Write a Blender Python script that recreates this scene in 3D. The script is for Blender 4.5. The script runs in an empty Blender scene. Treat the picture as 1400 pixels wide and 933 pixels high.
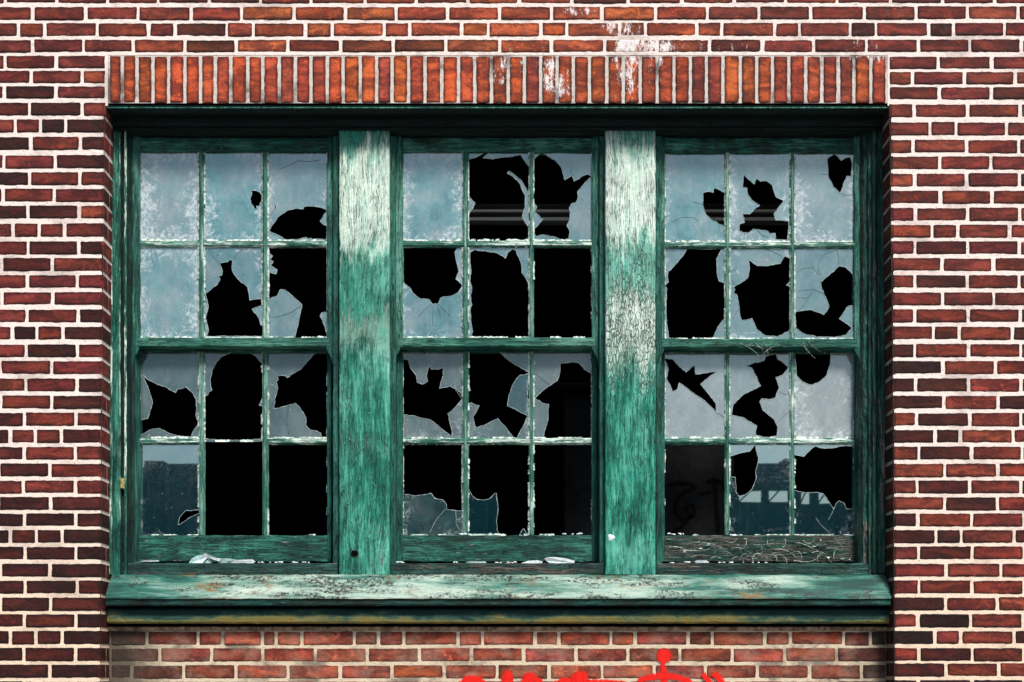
import bpy, math, random
from mathutils import Vector, noise
from mathutils.geometry import delaunay_2d_cdt
random.seed(7)
R = random.random
def U(a, b): return a + (b - a) * R()

# ------------------------------------------------------------------ scene frame
S = 0.003            # metres per reference unit on the outer wall face
D = 5.0              # camera distance from the wall face
HY = 915.0           # eye-level line
CZ = 1.55            # eye height
def P(px, py, d=0.0):
    f = (D + d) / D
    return Vector(((px - 700) * S * f, d, CZ + (HY - py) * S * f))
GROUND_PY = HY + CZ / S

scene = bpy.context.scene
col = scene.collection
DJ = 0.106           # depth of jamb / mullion faces
DU = 0.150           # upper sash face
DL = 0.196           # lower sash face
DP = 0.104           # recessed brick panel below the sill

# ------------------------------------------------------------------ node helpers
def new_mat(name):
    m = bpy.data.materials.new(name); m.use_nodes = True
    nt = m.node_tree; nt.nodes.clear()
    out = nt.nodes.new('ShaderNodeOutputMaterial')
    return m, nt, out
class N:
    def __init__(s, nt): s.nt = nt; s.L = nt.links
    def node(s, t, **kw):
        n = s.nt.nodes.new(t)
        for k, v in kw.items(): setattr(n, k, v)
        return n
    def put(s, sock, v):
        if v is None: return
        if hasattr(v, 'is_linked') or isinstance(v, bpy.types.NodeSocket): s.L.new(v, sock)
        else:
            if isinstance(v, (tuple, list)) and len(v) == 3 and len(sock.default_value) == 4: v = (*v, 1)
            sock.default_value = v
    def math(s, op, a, b=None, c=None, clamp=False):
        n = s.node('ShaderNodeMath', operation=op, use_clamp=clamp)
        s.put(n.inputs[0], a); s.put(n.inputs[1], b); s.put(n.inputs[2], c)
        return n.outputs[0]
    def pos(s): return s.node('ShaderNodeNewGeometry').outputs['Position']
    def sep(s, v):
        n = s.node('ShaderNodeSeparateXYZ'); s.put(n.inputs[0], v); return n.outputs
    def comb(s, x, y, z):
        n = s.node('ShaderNodeCombineXYZ'); s.put(n.inputs[0], x); s.put(n.inputs[1], y); s.put(n.inputs[2], z); return n.outputs[0]
    def vmul(s, v, sc):
        n = s.node('ShaderNodeVectorMath', operation='MULTIPLY'); s.put(n.inputs[0], v); s.put(n.inputs[1], sc); return n.outputs[0]
    def vadd(s, v, b):
        n = s.node('ShaderNodeVectorMath', operation='ADD'); s.put(n.inputs[0], v); s.put(n.inputs[1], b); return n.outputs[0]
    def noise(s, v, scale, detail=4, rough=.6, dist=0, colr=False):
        n = s.node('ShaderNodeTexNoise'); s.put(n.inputs['Vector'], v)
        n.inputs['Scale'].default_value = scale; n.inputs['Detail'].default_value = detail
        n.inputs['Roughness'].default_value = rough; n.inputs['Distortion'].default_value = dist
        return n.outputs['Color' if colr else 'Fac']
    def ramp(s, f, stops, interp='LINEAR'):
        n = s.node('ShaderNodeValToRGB'); s.put(n.inputs[0], f); r = n.color_ramp; r.interpolation = interp
        while len(r.elements) < len(stops): r.elements.new(.5)
        for e, (p, c) in zip(r.elements, stops):
            e.position = p
            if not isinstance(c, (tuple, list)): c = (c, c, c)
            e.color = (*c[:3], 1)
        return n.outputs[0]
    def step(s, f, lo, hi, a=0., b=1.):
        n = s.node('ShaderNodeMapRange', clamp=True, interpolation_type='SMOOTHSTEP')
        s.put(n.inputs[0], f); n.inputs[1].default_value = lo; n.inputs[2].default_value = hi
        n.inputs[3].default_value = a; n.inputs[4].default_value = b
        return n.outputs[0]
    def mix(s, f, a, b, mode='MIX'):
        n = s.node('ShaderNodeMix', data_type='RGBA', blend_type=mode)
        s.put(n.inputs[0], f); s.put(n.inputs[6], a); s.put(n.inputs[7], b)
        return n.outputs[2]
    def bump(s, h, strength=.5, dist=.002, nrm=None):
        n = s.node('ShaderNodeBump'); s.put(n.inputs['Height'], h)
        n.inputs['Strength'].default_value = strength; n.inputs['Distance'].default_value = dist
        if nrm: s.L.new(nrm, n.inputs['Normal'])
        return n.outputs[0]
    def bsdf(s, colr, rough=.8, nrm=None, spec=.3, metal=0.):
        n = s.node('ShaderNodeBsdfPrincipled'); s.put(n.inputs['Base Color'], colr); s.put(n.inputs['Roughness'], rough)
        s.put(n.inputs['Specular IOR Level'], spec); s.put(n.inputs['Metallic'], metal)
        if nrm: s.L.new(nrm, n.inputs['Normal'])
        return n.outputs[0]
    def attr(s, name, typ='GEOMETRY'):
        return s.node('ShaderNodeAttribute', attribute_name=name, attribute_type=typ)
def zof(py, d=0.): return P(700, py, d).z
def xof(px, d=0.): return P(px, 900, d).x

def splash_mask(n, pos, blobs, thr=.5, soft=.085, scale=38):
    """irregular old white paint runs round given points of the masonry (x, z, rx, rz)"""
    tot = None
    x, y, z = n.sep(pos)
    for (bx, bz, rx, rz, w) in blobs:
        dx = n.math('DIVIDE', n.math('SUBTRACT', x, bx), rx); dz = n.math('DIVIDE', n.math('SUBTRACT', z, bz), rz)
        r2 = n.math('ADD', n.math('MULTIPLY', dx, dx), n.math('MULTIPLY', dz, dz))
        g = n.math('MULTIPLY', n.math('POWER', 2.718, n.math('MULTIPLY', r2, -1.)), w)
        tot = g if tot is None else n.math('ADD', tot, g)
    v = n.noise(n.vmul(pos, (1, 1, .4)), scale, 8, .82)
    s = n.math('ADD', v, n.math('MULTIPLY', tot, .34))
    return n.step(s, thr + .24, thr + .24 + soft)
SPL = []
for (px, py, rx, ry, w) in [(858, 95, 22, 70, .95), (750, 100, 14, 50, .75), (775, 118, 20, 30, .7), (700, 80, 30, 30, .65), (680, 120, 20, 40, .55), (905, 90, 14, 40, .7),
                            (790, 15, 35, 10, .9), (835, 35, 30, 12, .6), (885, 60, 40, 14, .6), (955, 100, 10, 40, .5), (1035, 110, 20, 50, .55),
                            (1105, 20, 16, 14, .8), (1165, 40, 16, 14, .75), (1180, 60, 22, 14, .75), (1265, 40, 22, 14, .8), (1160, 95, 12, 40, .7), (1205, 90, 14, 50, .7),
                            (1185, 78, 40, 8, .8), (1385, 38, 20, 12, .6), (1235, 90, 20, 14, .45), (985, 65, 60, 14, .45)]:
    p = P(px, py); SPL.append((p.x, p.z, rx * S * 1.25, ry * S, w * (.86 if px < 1000 else .55)))

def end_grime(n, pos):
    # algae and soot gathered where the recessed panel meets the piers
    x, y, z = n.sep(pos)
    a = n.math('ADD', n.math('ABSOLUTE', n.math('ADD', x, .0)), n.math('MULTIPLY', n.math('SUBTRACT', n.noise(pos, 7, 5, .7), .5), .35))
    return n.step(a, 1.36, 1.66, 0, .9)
def mat_brick(name, splash=True, dusty=False):
    m, nt, out = new_mat(name); n = N(nt)
    c = n.attr('bc').outputs['Color']; e = n.attr('edge')
    pos = n.pos()
    ev = n.sep(e.outputs['Vector']); ea = e.outputs['Alpha']
    dmin = n.math('MINIMUM', n.math('MINIMUM', ev[0], ev[1]), n.math('MINIMUM', ev[2], ea))
    n1 = n.noise(pos, 34, 5, .7); n2 = n.noise(pos, 160, 5, .7); n3 = n.noise(n.vmul(pos, (.5, 1, 1.6)), 14, 4, .6, .6)
    d = n.math('ADD', dmin, n.math('MULTIPLY', n.math('SUBTRACT', n1, .5), 9.))
    edge = n.step(d, .2, 5.2)                       # 0 at rim
    base = n.mix(n.step(n3, .38, .68), n.mix(1., c, (.52, .45, .48), 'MULTIPLY'), n.mix(1., c, (1.55, 1.62, 1.4), 'MULTIPLY'))
    base = n.mix(n.step(n1, .52, .75), base, n.mix(1., c, (2.1, 2.3, 2.1), 'MULTIPLY'))
    dark = n.mix(1., base, (.27, .23, .26) if not dusty else (.5, .46, .46), 'MULTIPLY')
    cc = n.mix(edge, dark, base)
    cc = n.mix(n.step(n2, .58, .72), cc, n.mix(1., cc, (.28, .26, .3), 'MULTIPLY'))
    g_ = n.noise(n.vadd(pos, (1, 6, 2)), 300, 5, .8)
    cc = n.mix(1., cc, n.ramp(g_, [(.30, (.62, .58, .6)), (.5, (1, 1, 1)), (.70, (1.4, 1.4, 1.4))]), 'MULTIPLY')
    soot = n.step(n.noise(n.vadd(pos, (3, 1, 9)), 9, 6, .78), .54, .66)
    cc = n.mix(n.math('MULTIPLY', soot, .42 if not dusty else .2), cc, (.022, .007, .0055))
    # light speckle of lime
    sp = n.step(n.noise(n.vadd(pos, (7, 3, 1)), 210, 3, .6), .74, .78)
    cc = n.mix(n.math('MULTIPLY', sp, .6), cc, (.75, .66, .62))
    if dusty:
        dm = n.step(n.noise(n.vadd(pos, (2, 3, 5)), 9, 5, .7), .42, .68)
        cc = n.mix(n.math('MULTIPLY', dm, .42), cc, (.36, .25, .19))
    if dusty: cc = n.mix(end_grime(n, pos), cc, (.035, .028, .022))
    if splash:
        sm = splash_mask(n, pos, SPL)
        cc = n.mix(sm, cc, (.82, .78, .77))
    h = n.math('ADD', n.math('MULTIPLY', n1, .8), n.math('MULTIPLY', n2, .5))
    b = n.bump(h, 1., .0065)
    n.L.new(n.bsdf(cc, n.step(n1, .3, .7, .62, .9), b, .28), out.inputs[0])
    return m

def mat_mortar(name, tint=(.94, .80, .74), dirt=.35, splash=True, ends=False):
    m, nt, out = new_mat(name); n = N(nt); pos = n.pos()
    n1 = n.noise(pos, 60, 6, .75); n2 = n.noise(pos, 4.5, 5, .65); n3 = n.noise(pos, 260, 4, .7)
    x, y, z = n.sep(pos)
    warm = n.step(z, 2.7, 1.5)  # warmer, dimmer mortar lower down: vignette put into its colour
    base = n.mix(warm, tint, (tint[0] * .93, tint[1] * .86, tint[2] * .70))
    base = n.mix(n.step(n1, .31, .43, .7, 0), base, (.26, .19, .155))
    base = n.mix(n.math('MULTIPLY', n.step(n2, .50, .66), dirt), base, (.10, .085, .075))
    base = n.mix(n.step(n3, .60, .70), base, (.12, .09, .08))
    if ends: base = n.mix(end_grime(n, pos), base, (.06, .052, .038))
    b = n.bump(n.math('ADD', n1, n.math('MULTIPLY', n3, .5)), 1., .004)
    n.L.new(n.bsdf(base, .92, b, .15), out.inputs[0])
    return m

def mat_paint(name, axis='z', zramp=None, deep=(.002, .052, .038), mid=(.005, .14, .10), light=(.07, .31, .235), pale=(.60, .74, .66),
              wood=(.13, .115, .105), chip=.62, light_amt=.5, crack=1., wood_amt=0., fleck=.5, rough=.62, scale=1., dirt=.0, pale_n=.66, tint=None, craze=False):
    m, nt, out = new_mat(name); n = N(nt); pos = n.pos()
    along, across = 5. * scale, 75. * scale
    sc = {'z': (across, across, along), 'x': (along, across, across)}[axis]
    sc2 = {'z': (34, 34, 7), 'x': (7, 34, 34)}[axis]
    # a slight wander so that the grain is never ruled
    wob = n.noise(pos, 3.2, 3, .5, colr=True)
    pw = n.vadd(pos, n.vmul(wob, (.03, .03, .03)))
    g1 = n.noise(n.vmul(pw, sc), 1., 5, .68)
    g2 = n.noise(n.vmul(pw, tuple(v * 2.3 for v in sc)), 1., 4, .6)
    patch = n.noise(n.vmul(pw, sc2), .55, 6, .72)
    big = n.noise(n.vmul(pos, {'z': (5, 5, 2.6), 'x': (2.6, 5, 5)}[axis]), 1., 4, .65)
    c = n.mix(n.step(n.math('ADD', n.math('MULTIPLY', patch, .6), n.math('MULTIPLY', g1, .4)), .36, .60), deep, mid)
    lm = n.math('ADD', n.math('MULTIPLY', g1, .45), n.math('ADD', n.math('MULTIPLY', patch, .35), n.math('MULTIPLY', big, .3)))
    c = n.mix(n.math('MULTIPLY', n.step(lm, .50, .68), light_amt), c, light)
    c = n.mix(n.math('MULTIPLY', n.step(big, .55, .75), light_amt), c, light)
    if zramp:
        x, y, z = n.sep(pos)
        zz = n.math('ADD', z, n.math('MULTIPLY', n.math('SUBTRACT', patch, .5), .55))
        zz = n.math('ADD', zz, n.math('MULTIPLY', n.math('SUBTRACT', g1, .5), .35))
        z0, z1 = zof(790, DJ), zof(180, DJ)
        f = n.math('DIVIDE', n.math('SUBTRACT', zz, z0), z1 - z0)
        pm = n.ramp(f, [(1 - (py - 180) / 610., v) for (py, v) in reversed(zramp)])
        keep = n.step(n.math('ADD', g1, n.math('MULTIPLY', g2, .4)), .60, .82)
        pm2 = n.math('MULTIPLY', n.step(pm, .08, .9), n.math('SUBTRACT', 1., n.math('MULTIPLY', keep, .38)))
        c = n.mix(pm2, c, pale)
    else:
        c = n.mix(n.step(n.math('ADD', n.math('MULTIPLY', patch, .6), n.math('MULTIPLY', g1, .4)), pale_n, pale_n + .05), c, pale)
    # bare weathered timber showing
    if wood_amt > 0:
        wm = n.step(n.math('ADD', n.math('MULTIPLY', g1, .5), n.math('MULTIPLY', n.noise(n.vmul(n.vadd(pw, (4, 2, 7)), sc2), .4, 5, .7), .5)), .66 - wood_amt * .3, .69 - wood_amt * .3)
        wc = n.mix(n.step(g2, .35, .65), tuple(v * .35 for v in wood), tuple(v * 2. for v in wood))
        c = n.mix(wm, c, wc)
    # splits along the grain
    r1 = n.math('ABSOLUTE', n.math('SUBTRACT', n.noise(n.vmul(n.vadd(pw, (9, 5, 2)), {'z': (130, 130, 8), 'x': (6, 130, 130)}[axis]), 1., 3, .55), .5))
    gate = n.step(n.noise(n.vmul(pos, {'z': (14, 14, 6), 'x': (6, 14, 14)}[axis]), 1., 3, .6), .34, .56)
    cr = n.math('MULTIPLY', n.step(r1, .006, .026, 1., 0.), gate)
    cr = n.math('MULTIPLY', cr, crack, clamp=True)
    c = n.mix(n.math('MULTIPLY', cr, .9), c, (.004, .012, .010))
    if craze:
        vt = n.node('ShaderNodeTexVoronoi', feature='DISTANCE_TO_EDGE'); n.L.new(n.vmul(pw, (98, 98, 26)), vt.inputs['Vector']); vt.inputs['Scale'].default_value = 1.
        x_, y_, z_ = n.sep(pos)
        zg = n.math('ADD', z_, n.math('MULTIPLY', n.math('SUBTRACT', patch, .5), 1.2))
        zone = n.math('MULTIPLY', n.math('MULTIPLY', n.step(zg, zof(530, DJ), zof(465, DJ)), n.step(zg, zof(330, DJ), zof(415, DJ))), n.step(g1, .36, .56))
        cz = n.math('MULTIPLY', n.step(vt.outputs['Distance'], .02, .12, .85, 0.), zone)
        cr = n.math('MAXIMUM', cr, cz)
        c = n.mix(n.math('MULTIPLY', cz, .92), c, (.006, .02, .016))
    fl = n.step(g2, .66, .72)
    c = n.mix(n.math('MULTIPLY', fl, fleck), c, pale)
    if dirt > 0:
        dm = n.step(n.noise(n.vadd(pos, (1, 8, 3)), 7, 6, .75), .5 - dirt * .25, .68 - dirt * .2)
        c = n.mix(n.math('MULTIPLY', dm, .85), c, (.010, .018, .016))
    if tint: c = n.mix(1., c, tint, 'MULTIPLY')
    fn = n.noise(n.vmul(pos, {'z': (1, 1, .35), 'x': (.35, 1, 1)}[axis]), 340, 5, .8)
    c = n.mix(1., c, n.ramp(fn, [(.30, (.55, .62, .62)), (.5, (1, 1, 1)), (.70, (1.5, 1.4, 1.4))]), 'MULTIPLY')
    sm_ = n.noise(n.vadd(pos, (4, 4, 4)), 9, 5, .7)
    c = n.mix(1., c, n.ramp(sm_, [(.34, (.7, .74, .74)), (.55, (1.1, 1.1, 1.1))]), 'MULTIPLY')
    h = n.math('SUBTRACT', n.math('ADD', n.math('MULTIPLY', g1, .9), n.math('MULTIPLY', g2, .4)), n.math('MULTIPLY', cr, 1.3))
    b = n.bump(h, 1., .0045)
    n.L.new(n.bsdf(c, rough, b, .3), out.inputs[0])
    return m

def mat_sill(name):
    m, nt, out = new_mat(name); n = N(nt); pos = n.pos()
    x, y, z = n.sep(pos)
    a = n.noise(n.vmul(pos, (3.0, 9, 30)), 1., 6, .68); b_ = n.noise(n.vmul(pos, (1.3, 4, 8)), 1., 4, .6)
    sp = n.noise(n.vmul(pos, (.7, 1, 1)), 95, 6, .85); sp2 = n.noise(n.vmul(pos, (.35, 1, 1.3)), 13, 5, .75)
    xr_ = n.math('DIVIDE', n.math('ADD', x, 1.66), 3.26)
    ends = n.ramp(xr_, [(0., .95), (.07, .75), (.13, .1), (.22, 0.), (.42, .05), (.5, .45), (.55, .15), (.66, .2), (.74, .5), (.85, .55), (.93, 1.)])
    f = n.math('SUBTRACT', n.math('ADD', n.math('MULTIPLY', a, .55), n.math('MULTIPLY', b_, .5)), n.math('MULTIPLY', ends, .15))
    fn = n.noise(pos, 320, 5, .8)
    c = n.ramp(f, [(.34, (.004, .05, .040)), (.41, (.02, .13, .10)), (.46, (.12, .24, .195)), (.52, (.30, .42, .355)), (.66, (.54, .60, .52))])
    rust = n.step(n.noise(n.vmul(n.vadd(pos, (5, 5, 5)), (2.2, 2.2, 5)), 2.2, 5, .7), .55, .68)
    c = n.mix(n.math('MULTIPLY', rust, n.step(sp, .40, .52)), c, (.20, .10, .022))
    blk = n.math('MULTIPLY', n.step(sp, .46, .53), n.step(sp2, .46, .57))
    c = n.mix(blk, c, (.014, .012, .010))
    c = n.mix(n.step(n.noise(pos, 170, 3, .6), .63, .68, 0, .85), c, (.02, .02, .015))
    c = n.mix(1., c, n.ramp(fn, [(.3, (.5, .55, .52)), (.5, (1, 1, 1)), (.7, (1.3, 1.25, 1.25))]), 'MULTIPLY')
    h = n.math('ADD', n.math('MULTIPLY', a, .5), n.math('MULTIPLY', sp, .5))
    n.L.new(n.bsdf(c, .6, n.bump(h, .8, .003), .3), out.inputs[0])
    return m

def mat_apron(name):
    m, nt, out = new_mat(name); n = N(nt); pos = n.pos(); x, y, z = n.sep(pos)
    a = n.noise(n.vmul(pos, (2.5, 8, 22)), 1., 6, .7); sp = n.noise(pos, 110, 5, .8)
    zt, zb = zof(832, .062), zof(852, .062)
    t = n.math('DIVIDE', n.math('SUBTRACT', z, zb), zt - zb)
    t = n.math('ADD', t, n.math('MULTIPLY', n.math('SUBTRACT', a, .5), 1.5))
    pt = n.noise(n.vmul(pos, (1.6, 4, 4)), 2.2, 5, .7)
    t = n.math('ADD', t, n.math('MULTIPLY', n.math('SUBTRACT', .50, pt), 3.0))
    c = n.ramp(t, [(.0, (.22, .17, .045)), (.25, (.15, .16, .06)), (.5, (.03, .085, .06)), (.8, (.005, .035, .032))])
    c = n.mix(n.step(sp, .56, .66), c, (.012, .018, .012))
    n.L.new(n.bsdf(c, .7, n.bump(sp, .7, .003), .25), out.inputs[0])
    return m

def mat_simple(name, c1, c2, scale=30, rough=.8, spec=.3, metal=0., bump=.4, stretch=(1, 1, 1)):
    m, nt, out = new_mat(name); n = N(nt); pos = n.vmul(n.pos(), stretch)
    a = n.noise(pos, scale, 5, .7)
    n.L.new(n.bsdf(n.mix(n.step(a, .35, .65), c1, c2), rough, n.bump(a, bump, .003), spec, metal), out.inputs[0])
    return m

def mat_glass(name):
    """old window glass: thin film of grime and painted reflection tint over a partly mirroring, partly clear sheet.
    attribute 'pane' carries place within the sheet, object attributes set how dirty it is"""
    m, nt, out = new_mat(name); n = N(nt); pos = n.pos()
    uv = n.attr('pane').outputs['Vector']; u, v, _ = n.sep(uv)
    dirt = n.attr('dirt', 'OBJECT').outputs['Fac']; seed = n.attr('seed', 'OBJECT').outputs['Fac']
    off = n.vadd(pos, n.comb(seed, 0., n.math('MULTIPLY', seed, 1.7)))
    a = n.noise(off, 6.5, 6, .68); f = n.noise(off, 60, 5, .75); cld = n.noise(n.vmul(off, (1.4, 1, .8)), 13, 5, .7, .4)
    stk = n.noise(n.vmul(off, (60, 20, 5)), 1., 4, .6)
    ed = n.math('MINIMUM', n.math('MINIMUM', u, n.math('SUBTRACT', 1., u)), n.math('MULTIPLY', n.math('MINIMUM', v, n.math('SUBTRACT', 1., v)), 1.5))
    # wipe-marks and lime near the edges of the sheet
    wisp = n.noise(off, 15, 8, .80, 1.8)
    wg = n.noise(n.vadd(off, (8, 1, 3)), 5, 3, .6)
    em = n.math('SUBTRACT', n.math('ADD', wisp, n.math('MULTIPLY', wg, .5)), n.math('MULTIPLY', ed, .62))
    lm_ = n.attr('lime', 'OBJECT').outputs['Fac']
    smear = n.step(n.math('ADD', em, lm_), .68, .84)
    spk = n.step(n.noise(off, 150, 2, .5), .735, .765)
    spk2 = n.step(n.noise(n.vadd(off, (2, 2, 2)), 55, 2, .5), .775, .79)
    dust = n.math('MULTIPLY', n.step(dirt, .35, .15), n.step(n.math('ADD', n.noise(n.vadd(off, (5, 1, 1)), 190, 6, .8), n.math('MULTIPLY', n.math('SUBTRACT', n.noise(off, 11, 4, .6), v), .16)), .56, .72))
    spk = n.math('MAXIMUM', spk, n.math('MULTIPLY', dust, .75))
    smear = n.math('MULTIPLY', smear, n.step(f, .35, .6))
    white = n.math('MAXIMUM', n.math('MULTIPLY', smear, .75), n.math('MAXIMUM', spk, spk2))
    # film
    film_a = n.math('MULTIPLY', dirt, n.math('ADD', .80, n.math('MULTIPLY', cld, .22)))
    film_a = n.math('MAXIMUM', film_a, n.math('ADD', .18, n.math('MULTIPLY', cld, .35)))
    film_a = n.math('ADD', film_a, n.math('MULTIPLY', n.math('SUBTRACT', f, .5), n.math('MULTIPLY', dirt, .35)), clamp=True)
    colr = n.ramp(a, [(.38, (.06, .22, .25)), (.46, (.12, .30, .325)), (.55, (.185, .33, .35)), (.70, (.32, .40, .42))])
    tv = n.attr('tone', 'OBJECT').outputs['Fac']
    colr = n.mix(tv, colr, (.33, .355, .365))
    colr = n.mix(1., colr, n.ramp(cld, [(.3, (.82, .84, .86)), (.62, (1.10, 1.08, 1.08))]), 'MULTIPLY')
    fg = n.noise(off, 380, 4, .8)
    colr = n.mix(1., colr, n.ramp(fg, [(.3, (.70, .72, .73)), (.5, (1, 1, 1)), (.7, (1.35, 1.33, 1.3))]), 'MULTIPLY')
    colr = n.mix(n.step(dirt, .33, .12), colr, (.010, .085, .115))  # clearest panes: dark teal reflection painted into the film colour
    colr = n.mix(n.step(stk, .56, .72, 0, .12), colr, (.5, .55, .58))
    film = n.node('ShaderNodeBsdfDiffuse'); n.L.new(colr, film.inputs[0])
    tr = n.node('ShaderNodeBsdfTransparent'); tr.inputs[0].default_value = (.62, .76, .76, 1)
    gl = n.node('ShaderNodeBsdfGlossy'); gl.inputs['Roughness'].default_value = .014
    gl.inputs['Color'].default_value = (.64, .82, .84, 1)
    n.L.new(n.bump(n.noise(off, 5, 2, .4), .02, .004), gl.inputs['Normal'])
    wd = n.node('ShaderNodeBsdfDiffuse'); n.L.new(n.mix(f, (.45, .52, .56), (.85, .88, .92)), wd.inputs[0])
    s1 = n.node('ShaderNodeMixShader'); n.L.new(film_a, s1.inputs[0]); n.L.new(tr.outputs[0], s1.inputs[1]); n.L.new(film.outputs[0], s1.inputs[2])
    s2 = n.node('ShaderNodeMixShader'); n.put(s2.inputs[0], n.attr('gloss', 'OBJECT').outputs['Fac']); n.L.new(s1.outputs[0], s2.inputs[1]); n.L.new(gl.outputs[0], s2.inputs[2])
    s3 = n.node('ShaderNodeMixShader'); n.L.new(n.math('MULTIPLY', white, n.math('ADD', n.math('MULTIPLY', dirt, .7), .25)), s3.inputs[0])
    n.L.new(s2.outputs[0], s3.inputs[1]); n.L.new(wd.outputs[0], s3.inputs[2])
    n.L.new(s3.outputs[0], out.inputs[0])
    return m

M = {}
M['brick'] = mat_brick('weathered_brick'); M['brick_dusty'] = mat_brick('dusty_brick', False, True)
M['mortar'] = mat_mortar('lime_mortar'); M['mortar_soot'] = mat_mortar('sooty_mortar', (.66, .60, .55), .95); M['mortar_grey'] = mat_mortar('dirty_mortar', (.74, .67, .60), .75, False, True)
M['mull_a'] = mat_paint('faded_green_paint', zramp=[(180, .10), (205, .45), (235, .95), (320, .95), (335, .55), (352, .18), (425, .1), (445, .36), (475, .32), (500, .05), (600, .03), (620, .25), (640, .0), (790, .0)],
                        light=(.16, .50, .39), mid=(.012, .25, .17), deep=(.003, .08, .056), pale=(.66, .79, .69), light_amt=.7, wood_amt=.12, crack=.6, fleck=.18)
M['mull_b'] = mat_paint('chalky_green_paint', zramp=[(180, .25), (215, .62), (250, .9), (315, .85), (345, .22), (385, .34), (412, .7), (465, .75), (500, .3), (530, .08), (620, .0), (790, .0)],
                        light=(.15, .53, .41), mid=(.006, .25, .17), deep=(.003, .075, .056), pale=(.68, .79, .70), craze=True, light_amt=.75, wood_amt=.04, crack=.7, fleck=.18)
M['jamb_l'] = mat_paint('green_jamb_paint', mid=(.006, .13, .092), deep=(.002, .045, .034), light=(.10, .33, .25), light_amt=.75, fleck=.28, wood_amt=0., crack=.7)
M['jamb_r'] = mat_paint('split_jamb_paint', light_amt=.28, fleck=.35, wood_amt=.42, crack=1.4, mid=(.004, .085, .06), deep=(.002, .03, .024), wood=(.12, .105, .10))
M['groove'] = mat_paint('groove_shade_paint', mid=(.002, .03, .022), deep=(.001, .008, .008), light_amt=.15, fleck=.1)  # darker paint that carries the shade of the jamb grooves
M['bead'] = mat_paint('bead_paint', light=(.3, .5, .42), light_amt=.9, fleck=.7, crack=.6, pale_n=.50, mid=(.02, .17, .12))
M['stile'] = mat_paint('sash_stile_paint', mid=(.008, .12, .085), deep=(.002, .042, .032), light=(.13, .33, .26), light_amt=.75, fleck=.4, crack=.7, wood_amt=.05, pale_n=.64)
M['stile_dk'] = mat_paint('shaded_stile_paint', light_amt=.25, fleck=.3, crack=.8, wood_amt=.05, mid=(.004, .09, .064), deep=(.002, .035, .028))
M['rail'] = mat_paint('sash_rail_paint', axis='x', mid=(.008, .13, .09), light=(.13, .34, .26), light_amt=.7, fleck=.35, crack=.8, wood_amt=.08, pale_n=.64)
M['rail_top'] = mat_paint('top_rail_paint', axis='x', light=(.10, .28, .21), light_amt=.6, fleck=.2, crack=.7, wood_amt=0, dirt=.25, pale_n=.72)
M['rail_b'] = mat_paint('bottom_rail_paint', axis='x', light_amt=.45, fleck=.5, crack=2.2, wood_amt=.2, mid=(.005, .10, .068), deep=(.0015, .018, .014), scale=.8, wood=(.06, .055, .045))
M['rail_w'] = mat_paint('bare_bottom_rail', axis='x', light_amt=.1, fleck=.5, crack=1.6, wood_amt=.62, mid=(.004, .055, .042), deep=(.002, .010, .009), wood=(.055, .058, .052), scale=.9)
M['muntin_v'] = mat_paint('muntin_paint', light_amt=.9, fleck=.3, crack=.4, wood_amt=.04, pale_n=.57, mid=(.05, .21, .155), deep=(.01, .09, .065), light=(.25, .42, .35))
M['muntin_h'] = mat_paint('muntin_paint_flat', axis='x', deep=(.02, .11, .08), light_amt=.95, fleck=.55, crack=.4, wood_amt=.08, pale_n=.49, mid=(.02, .16, .115), light=(.25, .45, .38))  # paler than the uprights: light on the flat bars set in colour
M['board'] = mat_paint('stool_board_paint', axis='x', light_amt=.2, fleck=.2, crack=1.2, wood_amt=.4, mid=(.008, .05, .04), deep=(.004, .02, .018), wood=(.06, .052, .045))
M['head'] = mat_paint('shade_head_paint', axis='x', light_amt=.05, fleck=.05, crack=.5, wood_amt=0., mid=(.0015, .016, .014), deep=(.001, .005, .006), light=(.005, .05, .04), pale=(.01, .08, .06))  # near-black paint holds the shadow under the lintel
M['nosing'] = mat_paint('sill_nosing_paint', axis='x', light_amt=.15, fleck=.15, crack=.6, wood_amt=.03, mid=(.003, .06, .046), deep=(.001, .022, .02), dirt=.3)
M['sill'] = mat_sill('sill_paint'); M['apron'] = mat_apron('lichened_apron')
M['putty'] = mat_simple('old_putty', (.06, .17, .125), (.78, .83, .79), 52, .9, .1)
M['caulk'] = mat_simple('tan_caulk', (.11, .075, .05), (.38, .29, .21), 30, .95, .1, stretch=(1, 1, .4))
M['glass'] = mat_glass('old_window_glass')
M['rim'] = mat_simple('fracture_glint_edge', (.16, .24, .25), (.62, .72, .74), 120, .3, .5)  # pale colour stands in for fracture edges catching light
M['crack'] = mat_simple('glass_crack_dark', (.01, .02, .025), (.07, .10, .11), 90, .4, .4)
M['crack_w'] = mat_simple('glass_crack_light', (.2, .28, .3), (.5, .58, .6), 90, .4, .4)
M['white'] = mat_simple('white_flaked_paint', (.62, .68, .68), (.9, .92, .92), 60, .8, .2)
M['vine'] = mat_simple('dry_vine', (.07, .10, .08), (.58, .64, .54), 80, .9, .1)
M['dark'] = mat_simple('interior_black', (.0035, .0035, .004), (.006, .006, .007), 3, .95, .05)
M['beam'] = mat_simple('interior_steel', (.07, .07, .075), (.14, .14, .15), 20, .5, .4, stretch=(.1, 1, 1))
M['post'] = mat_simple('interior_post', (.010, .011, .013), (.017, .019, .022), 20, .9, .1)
M['ink'] = mat_simple('black_spray', (.0008, .0008, .001), (.0012, .0012, .0015), 20, .8, .1)
M['brass'] = mat_simple('tarnished_brass', (.20, .14, .03), (.62, .50, .18), 160, .45, .5)
M['hole'] = mat_simple('shade_black', (.002, .002, .002), (.004, .004, .004), 20, .95, .02)  # near-black stand-in for shade in bolt hole, soffit and sill gaps
M['asphalt'] = mat_simple('asphalt', (.04, .04, .042), (.07, .07, .068), 40, .95, .2)
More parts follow.
